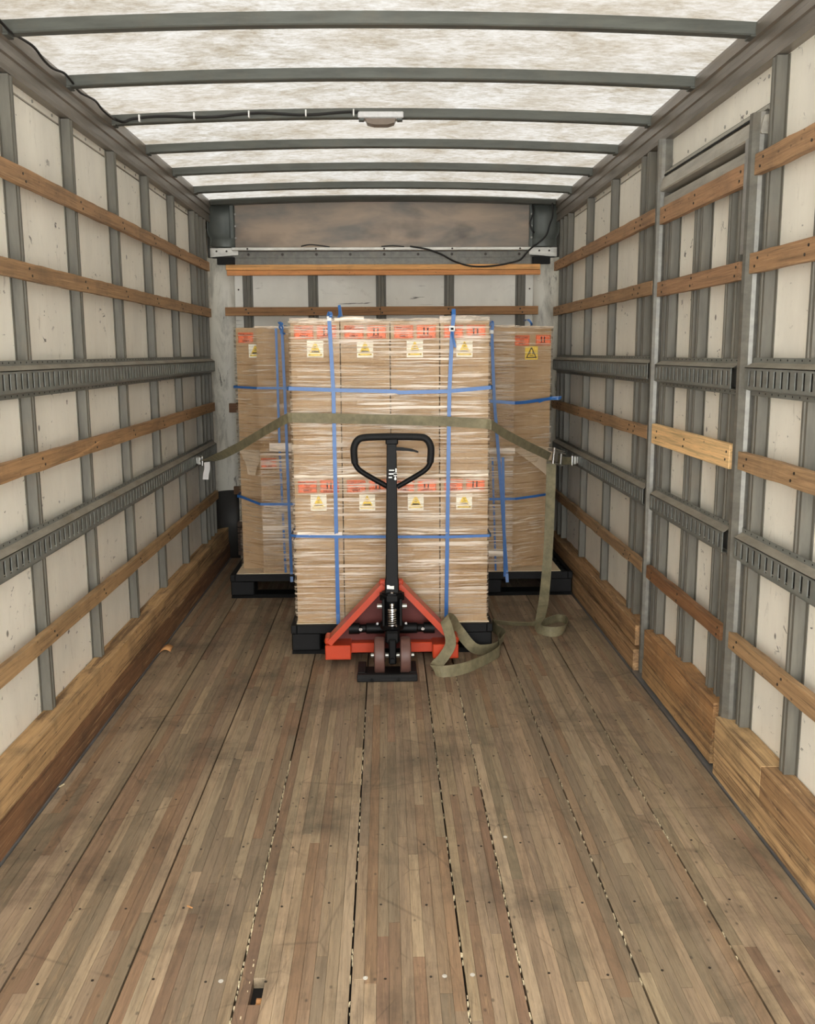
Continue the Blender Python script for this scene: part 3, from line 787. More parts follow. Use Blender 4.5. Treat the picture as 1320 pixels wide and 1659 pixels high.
# ------------------------------------------------------------------ cardboard boxes
BW, BH = .2385, .744
def lab_plate(parent, name, x0, x1, z0, z1, y, mat):
    bm = B(); box(bm, x0, x1, y-.0006, y, z0, z1); return obj(name, bm, mat, parent)
def add_up_label(p, x0, z1, y):
    o = lab_plate(p, 'arrow_label', x0, x0+.092, z1-.062, z1, y, 'label_orange'); yy = y-.0009
    bm = B(); cx = x0+.044
    box(bm, x0+.003, x0+.089, yy, yy+.0002, z1-.005, z1-.0035); box(bm, x0+.003, x0+.089, yy, yy+.0002, z1-.0595, z1-.058)
    box(bm, x0+.002, x0+.0035, yy, yy+.0002, z1-.0595, z1-.0035); box(bm, x0+.0885, x0+.090, yy, yy+.0002, z1-.0595, z1-.0035)
    for dx in (-.009, .009):
        box(bm, cx+dx-.0032, cx+dx+.0032, yy, yy+.0002, z1-.044, z1-.016)
        prism(bm, [(cx+dx-.0068, z1-.018), (cx+dx+.0068, z1-.018), (cx+dx, z1-.008)], 'y', yy, yy+.0002)
    box(bm, cx-.017, cx+.017, yy, yy+.0002, z1-.0485, z1-.0455)
    obj('arrow_marks', bm, 'label_ink', o)
    text('THIS SIDE UP', .0105, 'label_ink', o, (cx, yy, z1-.0545), sx=1.0, bold=.0003)
def add_top_label(p, x0, z1, y):
    o = lab_plate(p, 'stacking_label', x0, x0+.092, z1-.062, z1, y, 'label_orange'); yy = y-.0009
    bm = B(); cx = x0+.046
    box(bm, x0+.003, x0+.089, yy, yy+.0002, z1-.005, z1-.0035); box(bm, x0+.003, x0+.089, yy, yy+.0002, z1-.0595, z1-.058)
    box(bm, x0+.002, x0+.0035, yy, yy+.0002, z1-.0595, z1-.0035); box(bm, x0+.0885, x0+.090, yy, yy+.0002, z1-.0595, z1-.0035)
    for i in range(3): box(bm, cx-.015+.002*i, cx+.015-.002*i, yy, yy+.0002, z1-.0245-.0068*i, z1-.0225-.0068*i)
    obj('label_marks', bm, 'label_ink', o)
    text('TOP LOAD', .0155, 'label_ink', o, (cx, yy, z1-.014), bold=.0005)
    text('ONLY', .015, 'label_ink', o, (cx, yy, z1-.050), bold=.0006)
def add_sticker(p, x0, z1, y, kind='white'):
    o = lab_plate(p, 'hazard_sticker', x0, x0+.078, z1-.080, z1, y, 'sticker_white' if kind == 'white' else 'sticker_yellow'); yy = y-.0009; cx = x0+.039
    bm = B()
    if kind == 'white':
        prism(bm, [(cx-.027, z1-.058), (cx+.027, z1-.058), (cx+.003, z1-.007), (cx-.003, z1-.007)], 'y', yy, yy+.0002)
        box(bm, x0+.006, x0+.072, yy, yy+.0002, z1-.071, z1-.062)
        q = obj('yellow_triangle', bm, 'sticker_yellow', o)
        bm = B()
        prism(bm, [(cx-.021, z1-.056), (cx+.021, z1-.056), (cx+.015, z1-.047), (cx-.015, z1-.047)], 'y', yy-.0002, yy)
        box(bm, cx-.004, cx+.004, yy-.0002, yy, z1-.030, z1-.026); box(bm, cx-.006, cx+.006, yy-.0002, yy, z1-.039, z1-.036)
        for dx in (-.027, .027): cyl(bm, (cx+dx, yy-.0001, z1-.066), .003, .0002, 'y', 8)
        obj('warning_mark', bm, 'sticker_ink', o)
    else:
        A = [(cx-.034, z1-.071), (cx+.034, z1-.071), (cx+.003, z1-.006), (cx-.003, z1-.006)]
        I = [(cx-.024, z1-.064), (cx+.024, z1-.064), (cx+.001, z1-.017), (cx-.001, z1-.017)]
        for k in range(4):
            prism(bm, [A[k], A[(k+1) % 4], I[(k+1) % 4], I[k]], 'y', yy, yy+.0002)
        for dx in (-.009, .009):
            prism(bm, [(cx+dx-.004, z1-.047), (cx+dx+.004, z1-.047), (cx+dx+.002, z1-.034), (cx+dx-.002, z1-.034)], 'y', yy-.0001, yy+.0001)
            cyl(bm, (cx+dx, yy, z1-.032), .0035, .0003, 'y', 8)
        box(bm, cx-.012, cx+.012, yy, yy+.0002, z1-.058, z1-.054)
        obj('warning_triangle', bm, 'sticker_ink', o)
def cbox(x0, w_, y0, d, z0, h, label, group, labels=('top', 'up', 'white'), lean=0.0):
    """root mesh = the carton; origin at the base centre of its front face"""
    bm = B(); nx, nz = 6, 14; hw = w_/2-.0028
    def bulge(u, v): return .0035*math.sin(math.pi*u)*math.sin(math.pi*v)
    rows = []
    for j in range(nz+1):
        v = j/nz; row = []
        for i in range(nx+1):
            u = i/nx; row.append(bm.verts.new((-hw+2*hw*u, -bulge(u, v)*.5, h*v)))
        rows.append(row)
    for j in range(nz):
        for i in range(nx): bm.faces.new([rows[j][i], rows[j][i+1], rows[j+1][i+1], rows[j+1][i]])
    bk = [[bm.verts.new((x, d, z)) for x in (-hw, hw)] for z in (0, h)]
    bm.faces.new([r[0] for r in rows] + [bk[1][0], bk[0][0]]); bm.faces.new([r[-1] for r in rows] + [bk[1][1], bk[0][1]])
    bm.faces.new(rows[-1] + [bk[1][1], bk[1][0]]); bm.faces.new(rows[0] + [bk[0][1], bk[0][0]]); bm.faces.new([bk[0][0], bk[0][1], bk[1][1], bk[1][0]])
    o = obj('cardboard_box', bm, 'cardboard'); o.location = (x0+w_/2, y0, z0); tag(o, label, 'box', group)
    bm = B(); box(bm, -.024, .024, -.0012, d*.98, h, h+.0007); box(bm, -.024, .024, -.0022, -.0014, h-.05, h+.0007)
    obj('packing_tape', bm, 'box_tape', o)
    y = -.0032
    for L in labels:
        if L == 'top': add_top_label(o, -w_/2+.020, h-.019, y)
        if L == 'up': add_up_label(o, -w_/2+.128, h-.019, y)
        if L == 'white': add_sticker(o, -w_/2+.080, h-.090, y)
        if L == 'top_l': add_top_label(o, -w_/2+.016, h-.028, y)
        if L == 'white_l': add_sticker(o, -w_/2+.078, h-.098, y)
        if L == 'top_r': add_top_label(o, -w_/2+.012, h-.052, y)
        if L == 'up_r': add_up_label(o, -w_/2+.142, h-.050, y)
        if L == 'yellow_r': add_sticker(o, -w_/2+.078, h-.118, y, 'yellow')
        if L == 'top_low': add_top_label(o, -w_/2+.01, h-.03, y)
        if L == 'slip': lab_plate(o, 'side_label', w_/2-.03, w_/2-.008, h-.235, h-.165, y, 'label_orange')
    return o
Z1 = .151; Z2 = Z1+BH+.002
ord_ = ['leftmost', 'second from the left', 'third from the left', 'rightmost']
for i in range(4):
    cbox(-.4525+i*.239, BW, 4.602+rnd(0, .003), .95, Z1, BH-.004, 'tall cardboard box in the lower tier of the front load, %s' % ord_[i], 'boxes on the front pallet')
    cbox(-.4535+i*.2385, BW, 4.597+rnd(0, .003), .95, Z2, BH-.006, 'tall cardboard box in the upper tier of the front load, %s' % ord_[i], 'boxes on the front pallet')
for tier, z in (('lower', Z1), ('upper', Z2)):
    hh = BH-.002
    # back-left load: a row of boxes seen from the side in front, one set back beside the left wall
    cbox(-.765, .27, 5.705, .13, z, hh, 'back left load box with blue bands down its front, %s tier' % tier, 'boxes on the back left pallet', ('top_low',) if tier == 'lower' else ('slip',))
    cbox(-.905, .24, 5.84, .80, z, hh, 'cardboard box set back at the far left edge, %s tier' % tier, 'boxes on the back left pallet', ('top_l', 'white_l') if tier == 'upper' else ())
    cbox(-.493, .27, 5.708, .13, z, hh, 'back left load box mostly hidden behind the front load, %s tier' % tier, 'boxes on the back left pallet', ())
    cbox(.503, .272, 5.70, .13, z, hh, 'back right load box just right of the front load, %s tier' % tier, 'boxes on the back right pallet', ())
    cbox(.777, .24, 5.84, .80, z, hh, 'cardboard box set back at the far right edge, %s tier' % tier, 'boxes on the back right pallet', ('top_r', 'up_r', 'yellow_r') if tier == 'upper' else ())
    cbox(.229, .272, 5.703, .13, z, hh, 'back right load box mostly hidden behind the front load, %s tier' % tier, 'boxes on the back right pallet', ())

# ------------------------------------------------------------------ stretch wrap
def wrap(path, z0, z1, label, mat, name='stretch_wrap', amp=.002, dz=.012, parent=None):
    pts = []
    for a, b in zip(path, path[1:]):
        L = math.dist(a, b); n = max(1, int(L/.04))
        for k in range(n): pts.append((a[0]+(b[0]-a[0])*k/n, a[1]+(b[1]-a[1])*k/n))
    pts.append(path[-1]); N = int((z1-z0)/dz); bm = B(); rows = []
    for j in range(N+1):
        z = z0+(z1-z0)*j/N; row = []
        for i, (x, y) in enumerate(pts):
            e = noise.noise((x*5+y*5, z*45, 1.3))*amp
            zz = z+noise.noise((x*7, y*7, j*.3))*.003 if 0 < j < N else z+noise.noise((x*13, y*13, 5+z))*.006
            row.append(bm.verts.new((x+e*.3, y+e, zz)))
        rows.append(row)
    for a, b in zip(rows, rows[1:]):
        for k in range(len(a)-1): bm.faces.new([a[k], a[k+1], b[k+1], b[k]])
    o = obj(name, bm, mat, parent, smooth=False); o.data.shade_smooth()
    if label: tag(o, label, 'plastic wrap')
    return o
fw = wrap([(-.462, 5.56), (-.462, 4.60), (-.455, 4.588), (.498, 4.588), (.508, 4.60), (.508, 5.56)], .152, Z2+BH-.004, 'clear stretch wrap with white horizontal folds around the front load', 'stretch_film')
lw = wrap([(-.915, 6.60), (-.915, 5.83), (-.905, 5.822), (-.772, 5.695), (-.76, 5.690), (-.02, 5.692)], .154, Z2+BH, 'clear stretch wrap around the back left load of boxes', 'stretch_film_light')
rw = wrap([(.06, 5.692), (.775, 5.688), (.79, 5.692), (1.010, 5.822), (1.024, 5.83), (1.026, 6.60)], .154, Z2+BH, 'clear stretch wrap around the back right load of boxes', 'stretch_film_light')
wrap([(.50, 5.684), (.772, 5.684)], .20, .87, None, 'stretch_film', 'extra_wrap', parent=rw)
wrap([(-.755, 5.684), (-.45, 5.684)], .17, .87, None, 'stretch_film', 'extra_wrap', parent=lw)
wrap([(.50, 5.683), (.772, 5.683)], .95, 1.60, None, 'stretch_film', 'extra_wrap', parent=rw)
def fold(path, z, hgt, mat, parent, amp=.006, name='wrap_fold', out=.004):
    """crumpled strip of film edge"""
    pts = []
    for a, b in zip(path, path[1:]):
        L = math.dist(a, b); n = max(1, int(L/.012))
        for k in range(n): pts.append((a[0]+(b[0]-a[0])*k/n, a[1]+(b[1]-a[1])*k/n))
    pts.append(path[-1]); bm = B(); rows = []
    for j in range(5):
        row = []
        for i, (x, y) in enumerate(pts):
            zz = z+hgt*(j/4-.5)+noise.noise((x*16, y*3, z*7+j*.4))*amp
            row.append(bm.verts.new((x, y-out*math.sin(math.pi*j/4)-abs(noise.noise((x*40, z, j)))*.004, zz)))
        rows.append(row)
    for a, b in zip(rows, rows[1:]):
        for k in range(len(a)-1): bm.faces.new([a[k], a[k+1], b[k+1], b[k]])
    return obj(name, bm, mat, parent, smooth=True)
fold([(-.45, 4.585), (.50, 4.585)], .893, .014, 'film_fold', fw)
fold([(-.44, 4.583), (-.22, 4.583)], .602, .030, 'film_fold', fw, .008)
fold([(-.22, 4.584), (.30, 4.584)], .606, .014, 'film_edge', fw, .006)
fold([(-.455, 4.592), (-.24, 4.592)], Z2+BH+.001, .018, 'film_edge', fw, .006)
fold([(-.24, 4.592), (-.10, 4.592)], Z2+BH+.006, .020, 'film_fold', fw, .008)
fold([(-.10, 4.592), (.26, 4.592)], Z2+BH-.001, .014, 'film_edge', fw, .006)
fold([(.26, 4.590), (.50, 4.590)], Z2+BH+.004, .026, 'film_edge', fw, .008)
fold([(-.77, 5.69), (-.50, 5.69)], Z2+BH-.004, .016, 'film_edge', lw, .006)
fold([(.52, 5.69), (.77, 5.69)], Z2+BH-.002, .012, 'film_edge', rw, .006)
fold([(.79, 5.80), (1.02, 5.80)], Z2+BH-.004, .012, 'film_edge', rw, .006)
fold([(-.70, 5.683), (-.52, 5.680)], .930, .050, 'film_fold', lw, .004)
fold([(-.76, 5.683), (-.52, 5.680)], .886, .014, 'film_fold', lw, .006)
fold([(-.745, 5.683), (-.52, 5.680)], .56, .060, 'film_edge', lw, .010)
fold([(.52, 5.680), (.78, 5.680)], .898, .036, 'film_fold', rw, .006)
fold([(.52, 5.680), (.74, 5.680)], .265, .030, 'film_fold', rw, .006)

# hanging sheets between the tiers of the back loads
def flap(poly, y0, y1, mat, label):
    bm = B(); zs = [p[1] for p in poly]; zm, zM = min(zs), max(zs)
    f = [bm.verts.new((p[0], y0+(y1-y0)*(zM-p[1])/(zM-zm), p[1])) for p in poly]
    b = [bm.verts.new((p[0], y0+.0015+(y1-y0)*(zM-p[1])/(zM-zm), p[1])) for p in poly]
    n = len(poly); bm.faces.new(f); bm.faces.new(b[::-1])
    for k in range(n): bm.faces.new([f[k], f[(k+1) % n], b[(k+1) % n], b[k]])
    return tag(obj('kraft_sheet', bm, mat), label, 'paper sheet')
flap([(-.905, .898), (-.87, .902), (-.78, .898), (-.745, .880), (-.79, .80), (-.80, .75), (-.845, .76), (-.855, .81), (-.88, .86)], 5.82, 5.745, 'kraft_paper', 'small brown paper flap hanging between the tiers at the far left edge')
flap([(.785, .892), (.86, .915), (.95, .912), (1.035, .90), (1.035, .80), (1.03, .68), (.985, .74), (.90, .81), (.83, .86)], 5.82, 5.705, 'kraft_paper', 'large brown paper flap folded down over the right edge of the back right load')

# ------------------------------------------------------------------ blue strapping
def band(path, wv, label, group, width=.0185, closed=False, k=1, th=.0014, name='strapping_band'):
    bm = B(); p = spline(path, k) if k > 1 else path
    ribbon(bm, p, wv, width, th, closed); return tag(obj(name, bm, 'blue_strapping'), label, 'strap', group)
X, Zv = (1, 0, 0), (0, 0, 1)
ZT = Z2+BH+.004
G = 'blue strapping bands around the front load'
a = band([(-.246, 4.575, .132), (-.247, 4.580, .20), (-.250, 4.580, 1.3), (-.264, 4.582, ZT), (-.262, 4.60, ZT+.008), (-.25, 5.10, ZT+.004), (-.25, 5.56, ZT+.002), (-.25, 5.582, ZT-.01), (-.25, 5.582, .16)], X, 'upright blue band over the left part of the front load', G)
bm = B(); ribbon(bm, spline([(-.262, 4.578, ZT), (-.254, 4.570, ZT+.02), (-.262, 4.60, ZT+.036), (-.272, 4.61, ZT+.016)], 6), X, .014, .0014); obj('loose_end', bm, 'blue_strapping', a)
bm = B(); ribbon(bm, spline([(-.235, 4.75, ZT), (-.222, 4.76, ZT+.03), (-.225, 4.78, ZT+.075), (-.215, 4.78, ZT+.02)], 6), X, .013, .0014); obj('loose_end', bm, 'blue_strapping', a)
bm = B(); box(bm, -.275, -.252, 4.572, 4.580, ZT-.008, ZT+.014, None, .002); obj('buckle', bm, 'white_plastic', a)
a = band([(.293, 4.575, .135), (.295, 4.580, .20), (.308, 4.580, 1.3), (.319, 4.580, 1.55), (.323, 4.572, 1.62), (.327, 4.564, 1.665), (.327, 4.575, 1.690), (.325, 4.62, ZT+.010), (.31, 5.10, ZT+.004), (.31, 5.56, ZT+.002), (.31, 5.582, ZT-.01), (.31, 5.582, .16)], X, 'upright blue band with a white buckle over the right part of the front load', G)
bm = B(); bmb = box(bm, .305, .333, 4.560, 4.576, 1.585, 1.612, None, .004); obj('buckle', bm, 'white_plastic', a)
bm = B(); box(bm, .312, .326, 4.558, 4.561, 1.592, 1.603); obj('buckle_slot', bm, 'shadow_black', a)
bm = B(); ribbon(bm, spline([(.318, 4.571, 1.585), (.322, 4.562, 1.56), (.330, 4.557, 1.53), (.334, 4.555, 1.510)], 5), X, .010, .0014); obj('loose_end', bm, 'blue_strapping', a)
band([(-.474, 5.55, 1.318), (-.474, 4.60, 1.320), (-.464, 4.580, 1.320), (-.235, 4.577, 1.311), (.05, 4.577, 1.303), (.065, 4.577, 1.298), (.30, 4.577, 1.302), (.508, 4.580, 1.320), (.518, 4.60, 1.32), (.518, 5.55, 1.32)], Zv, 'level blue band across the upper boxes of the front load', G)
band([(-.474, 5.55, .598), (-.474, 4.60, .598), (-.446, 4.579, .598), (-.233, 4.576, .594), (.311, 4.576, .588), (.508, 4.579, .592), (.518, 4.60, .59), (.518, 5.55, .59)], Zv, 'level blue band across the lower boxes of the front load', G, .014)
G = 'blue strapping bands around the back left load'
a = band([(-.585, 5.664, .10), (-.587, 5.676, .16), (-.598, 5.676, 1.2), (-.606, 5.678, ZT-.004), (-.60, 5.72, ZT+.004), (-.60, 6.58, ZT+.002)], X, 'bright upright blue band on the front of the back left load', G, .017)
bm = B(); ribbon(bm, spline([(-.606, 5.672, ZT-.03), (-.618, 5.662, ZT-.005), (-.60, 5.665, ZT+.012), (-.625, 5.675, ZT+.022), (-.60, 5.665, ZT-.01), (-.612, 5.66, ZT-.04), (-.585, 5.66, ZT-.045)], 5), X, .011, .0014); obj('loose_end', bm, 'blue_strapping', a)
bm = B(); box(bm, -.617, -.594, 5.668, 5.675, ZT-.018, ZT+.003, None, .002); obj('buckle', bm, 'white_plastic', a)
band([(-.623, 5.6865, .155), (-.640, 5.6865, .95), (-.642, 5.6885, ZT-.004), (-.64, 5.72, ZT+.001), (-.64, 6.58, ZT+.001)], X, 'duller upright blue band under the wrap of the back left load', G, .014)
band([(-.926, 6.58, 1.284), (-.926, 5.83, 1.286), (-.90, 5.808, 1.286), (-.765, 5.678, 1.283), (-.02, 5.676, 1.276)], Zv, 'level blue band across the upper boxes of the back left load', G, .014)
band([(-.926, 6.58, .612), (-.926, 5.83, .612), (-.90, 5.808, .612), (-.765, 5.678, .584), (-.02, 5.676, .58)], Zv, 'level blue band across the lower boxes of the back left load', G, .016)
G = 'blue strapping bands around the back right load'
a = band([(.742, 5.662, .085), (.738, 5.674, .16), (.70, 5.674, .65), (.651, 5.674, 1.2), (.630, 5.676, ZT-.004), (.63, 5.72, ZT+.004), (.63, 6.58, ZT+.002)], X, 'slanting bright blue band on the front of the back right load', G, .019)
bm = B(); ribbon(bm, spline([(.628, 5.670, ZT-.06), (.622, 5.664, ZT-.01), (.626, 5.66, ZT+.02), (.638, 5.665, ZT+.006), (.630, 5.668, ZT-.08), (.624, 5.668, ZT-.12)], 5), X, .013, .0014); obj('loose_end', bm, 'blue_strapping', a)
bm = B(); box(bm, .617, .642, 5.664, 5.672, ZT-.052, ZT-.028, None, .003); obj('buckle', bm, 'white_plastic', a)
band([(.728, 5.6705, .12), (.715, 5.672, .55), (.706, 5.672, .86)], X, 'second blue band end beside the slanting band of the back right load', G, .017)
band([(.672, 5.6865, .155), (.655, 5.6865, .60), (.645, 5.6865, .86)], X, 'faint blue band under the wrap low on the back right load', G, .012)
a = band([(.06, 5.680, 1.21), (.614, 5.676, 1.199), (.775, 5.672, 1.186), (.85, 5.725, 1.188), (1.015, 5.808, 1.205), (1.036, 5.83, 1.207), (1.038, 6.58, 1.207)], Zv, 'sagging level blue band across the upper boxes of the back right load', G, .019)
bm = B(); ribbon(bm, spline([(.93, 5.755, 1.186), (.96, 5.765, 1.197), (1.01, 5.785, 1.210), (1.05, 5.78, 1.212), (1.072, 5.775, 1.214), (1.05, 5.76, 1.206), (1.015, 5.775, 1.204)], 5), Zv, .014, .0014); obj('loose_end', bm, 'blue_strapping', a)
bm = B(); box(bm, 1.018, 1.034, 5.79, 5.80, 1.195, 1.218, None, .003); obj('buckle', bm, 'white_plastic', a)
band([(.06, 5.680, .60), (.62, 5.676, .604), (.785, 5.678, .604), (1.015, 5.808, .612), (1.036, 5.83, .612), (1.038, 6.58, .612)], Zv, 'level blue band across the lower boxes of the back right load', G, .015)
band([(.90, 5.90, ZT+.002), (.895, 5.86, ZT+.012), (.88, 5.85, ZT+.03), (.865, 5.86, ZT+.038), (.86, 5.92, ZT+.03)], X, 'loose curl of blue band sticking up on top of the back right load', G, .013, k=4)

# ------------------------------------------------------------------ pallet jack
pj = tag(empty('pallet_jack', (.02, 4.30, 0)), 'orange hand pallet jack with a tall black handle in front of the boxes', 'pallet jack')
class _P: pass
OX, OY = .02, 4.30
def J(pts): return [(x-OX, y-OY, z) for x, y, z in pts]
def jbox(bm, x0, x1, y0, y1, z0, z1, bev=.003): box(bm, x0-OX, x1-OX, y0-OY, y1-OY, z0, z1, None, bev)
for s, nm in ((-1, 'fork'), (1, 'fork')):                 # forks under the pallet
    bm = B(); c = .015+s*.215
    prism(bm, [(c-.08-OX, .048), (c-.076-OX, .092), (c+.076-OX, .092), (c+.08-OX, .048), (c+.072-OX, .048), (c+.070-OX, .084), (c-.070-OX, .084), (c-.072-OX, .048)], 'y', 4.46-OY, 5.50-OY)
    prism(bm, [(c-.08-OX, .048), (c-.05-OX, .088), (c+.05-OX, .088), (c+.08-OX, .048)], 'y', 5.50-OY, 5.58-OY)
    f = obj(nm, bm, 'orange_paint', pj)
    bm = B(); lathe(bm, (c-OX, 5.40-OY, .038), [(.02, -.05), (.036, -.048), (.036, .048), (.02, .05)], 'x', 20); obj('load_roller', bm, 'wheel_brown', f, smooth=True)
# triangular front frame
bm = B(); apex = (.02, .400); L, Rr_ = (-.295, .118), (.335, .118)
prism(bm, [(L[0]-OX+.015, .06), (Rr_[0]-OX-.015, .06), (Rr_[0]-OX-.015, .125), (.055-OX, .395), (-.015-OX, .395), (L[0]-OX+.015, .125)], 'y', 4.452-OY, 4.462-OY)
obj('frame_plate', bm, 'shaded_maroon', pj)
for s in (-1, 1):
    xb = .02+s*.300; xt = .02+s*.036; zb, zt_ = .118, .400
    d = Vector((xt-xb, zt_-zb)).normalized(); nrm = Vector((-d.y, d.x))*(1 if s < 0 else -1)
    if nrm.y < 0: nrm = -nrm
    bm = B(); w_ = .030
    P0 = Vector((xb, zb)); P1 = Vector((xt, zt_))
    def q(v): return (v.x-OX, v.y)
    prism(bm, [q(P0+nrm*.004), q(P1+nrm*.004), q(P1+nrm*.014), q(P0+nrm*.014)], 'y', 4.3535-OY, 4.46-OY)
    prism(bm, [q(P0-nrm*.014), q(P1-nrm*.014), q(P1+nrm*.014), q(P0+nrm*.014)], 'y', 4.345-OY, 4.353-OY)
    o = obj('diagonal_arm', bm, 'orange_paint', pj)
    # foot box at the corner
    bm = B(); a, b = sorted((.02+s*.195, .02+s*.318))
    jbox(bm, a, b, 4.335, 4.47, .042, .112, .004)
    a2, b2 = sorted((.02+s*.285, .02+s*.322)); jbox(bm, a2, b2, 4.36, 4.47, .108, .140, .008)
    obj('corner_foot', bm, 'orange_paint', pj)
    bm = B(); a, b = sorted((.02+s*.05, .02+s*.20)); jbox(bm, a, b, 4.40, 4.45, .055, .105, .003); obj('cross_rail', bm, 'orange_paint', pj)
    bm = B(); jbox(bm, .02+s*.040-.016, .02+s*.040+.016, 4.36, 4.40, .375, .425, .005); obj('top_lug', bm, 'orange_paint', pj)
    # rocker arm tubes
    bm = B(); xs_ = [.035, .12, .125, .150, .155, .205]; rs_ = [.026, .026, .020, .020, .027, .027]
    tube(bm, J([(.02+s*x, 4.37, .186-.0*x) for x in xs_]), rs_, 16); obj('rocker_arm', bm, 'black_paint', pj, smooth=True)
    bm = B(); cyl(bm, (.02+s*.148-OX, 4.345-OY, .190), .008, .014, 'y', 12); cyl(bm, (.02+s*.068-OX, 4.345-OY, .218), .006, .012, 'y', 12); obj('bolt', bm, 'chrome', pj, smooth=True)
    # steer wheel
    bm = B(); lathe(bm, (.022+s*.060-OX, 4.232-OY, .097), [(.03, -.024), (.078, -.0245), (.084, -.021), (.086, -.012), (.086, .012), (.084, .021), (.078, .0245), (.03, .024)], 'x', 36)
    wh = obj('steer_wheel', bm, 'wheel_brown', pj, smooth=True)
    bm = B(); lathe(bm, (.022+s*.060-OX, 4.232-OY, .097), [(.012, -.027), (.032, -.0265), (.032, .0265), (.012, .027)], 'x', 20); obj('wheel_hub', bm, 'black_paint', wh, smooth=True)
bm = B(); cyl(bm, (.022-OX, 4.232-OY, .097), .011, .20, 'x', 14); obj('axle', bm, 'dull_zinc', pj, smooth=True)
bm = B(); jbox(bm, .004, .040, 4.20, 4.27, .06, .18, .006); jbox(bm, -.012, .056, 4.215, 4.33, .155, .215, .01)
cyl(bm, (.022-OX, 4.195-OY, .085), .009, .02, 'y', 10); obj('steering_fork', bm, 'black_paint', pj)
# pump body
bm = B(); lathe(bm, (.022-OX, 4.300-OY, 0), [(.052, .205), (.055, .212), (.055, .235), (.046, .245), (.040, .30), (.040, .345), (.02, .35)], 'z', 28); obj('pump_body', bm, 'black_paint', pj, smooth=True)
for s in (-1, 1):
    bm = B(); jbox(bm, .022+s*.040-.007, .022+s*.040+.007, 4.235, 4.30, .235, .365, .003); obj('handle_bracket', bm, 'black_paint', pj)
hx = [(.022+.062*math.cos(math.radians(22.5+45*k))-OX, 4.29-.055*math.sin(math.radians(22.5+45*k))-OY) for k in range(8)]
bm = B(); prism(bm, hx, 'z', .352, .378); prism(bm, [(a*.82, b*.82-.002) for a, b in hx], 'z', .378, .386); obj('pivot_head', bm, 'black_paint', pj)
bm = B(); cyl(bm, (.022-OX, 4.262-OY, .389), .011, .010, 'z', 14); obj('bolt', bm, 'chrome', pj, smooth=True)
for s in (-1, 1):
    bm = B(); cyl(bm, (.022+s*.058-OX, 4.26-OY, .325), .012, .022, 'x', 14); obj('pivot_pin', bm, 'dull_zinc', pj, smooth=True)
bm = B(); hel = []
for i in range(7*16+1):
    a = 2*math.pi*i/16; hel.append((.022+.0195*math.cos(a)-OX, 4.232+.0195*math.sin(a)-OY, .236+.075*i/(7*16)))
tube(bm, hel, .0033, 8); obj('spring', bm, 'chrome', pj, smooth=True)
bm = B(); cyl(bm, (.022-OX, 4.232-OY, .276), .013, .10, 'z', 14); obj('piston', bm, 'black_paint', pj, smooth=True)
bm = B(); lathe(bm, (.022-OX, 4.232-OY, 0), [(.021, .312), (.023, .316), (.021, .322), (.011, .325), (.010, .332), (.013, .336), (.012, .345), (.006, .349)], 'z', 20); obj('spring_cap', bm, 'chrome', pj, smooth=True)
# tiller
bm = B(); secs = [(.375, .0335), (.445, .0320), (.452, .0295), (1.095, .0225)]
rows = [[bm.verts.new((.022+.004*(z-.37)/.7+a*hw-OX, 4.285+.06*(z-.37)/.7+b*.017-OY, z)) for a, b in ((-1, -.6), (-.85, -1), (.85, -1), (1, -.6), (1, .6), (.85, 1), (-.85, 1), (-1, .6))] for z, hw in secs]
for a, b in zip(rows, rows[1:]):
    for k in range(8): bm.faces.new([a[k], a[(k+1) % 8], b[(k+1) % 8], b[k]])
bm.faces.new(rows[0][::-1]); bm.faces.new(rows[-1]); obj('tiller_tube', bm, 'black_paint', pj)
hc, hy = .030, 4.345
loop = [(hc-.020, hy, .872), (hc-.090, hy, .912), (hc-.150, hy, .950), (hc-.174, hy, .985), (hc-.178, hy, 1.03), (hc-.176, hy, 1.06), (hc-.160, hy, 1.09), (hc-.125, hy, 1.103), (hc, hy, 1.106),
        (hc+.125, hy, 1.103), (hc+.160, hy, 1.09), (hc+.176, hy, 1.06), (hc+.178, hy, 1.03), (hc+.174, hy, .985), (hc+.150, hy, .950), (hc+.090, hy, .912), (hc+.020, hy, .872)]
bm = B(); tube(bm, J(spline(loop, 5)), .0125, 12); hl = obj('handle_loop', bm, 'black_paint', pj, smooth=True)
bm = B(); tube(bm, J(spline(loop[3:14], 5)), .0165, 14); obj('rubber_grip', bm, 'black_rubber', hl, smooth=True)
bm = B(); jbox(bm, hc-.032, hc+.026, hy-.02, hy+.02, 1.07, 1.098, .005); obj('handle_collar', bm, 'black_paint', hl)
bm = B(); ribbon(bm, J(spline([(hc+.015, hy-.02, 1.052), (hc+.05, hy-.022, 1.050), (hc+.09, hy-.022, 1.045), (hc+.118, hy-.022, 1.036)], 5)), (0, 0, 1), [.016]*6+[.013]*5+[.009]*5, .010); obj('release_lever', bm, 'black_paint', pj)
yd = 4.305
bm = B()
for (x0, x1, z0, z1) in ((-.013, .011, .951, .956), (-.014, .008, .934, .940), (-.015, .001, .918, .924), (.016, .0225, .945, .962), (.009, .024, .939, .942), (.008, .024, .927, .931)):
    yy = 4.285+.06*((z0+z1)/2-.37)/.7-.0185; jbox(bm, .026+x0, .026+x1, yy, yy+.001, z0, z1, 0)
cyl(bm, (.026+.016-OX, 4.3125-OY, .914), .0055, .001, 'y', 12); cyl(bm, (.026+.016-OX, 4.3132-OY, .922), .0032, .001, 'y', 10)
obj('handle_decal', bm, 'white_plastic', pj)
bm = B(); prism(bm, [(-.021, .405), (.012, .403), (.012, .419), (-.004, .418), (-.012, .423), (-.021, .423)], 'y', 4.2682-OY, 4.2692-OY); o = obj('serial_sticker', bm, 'white_plastic', pj)

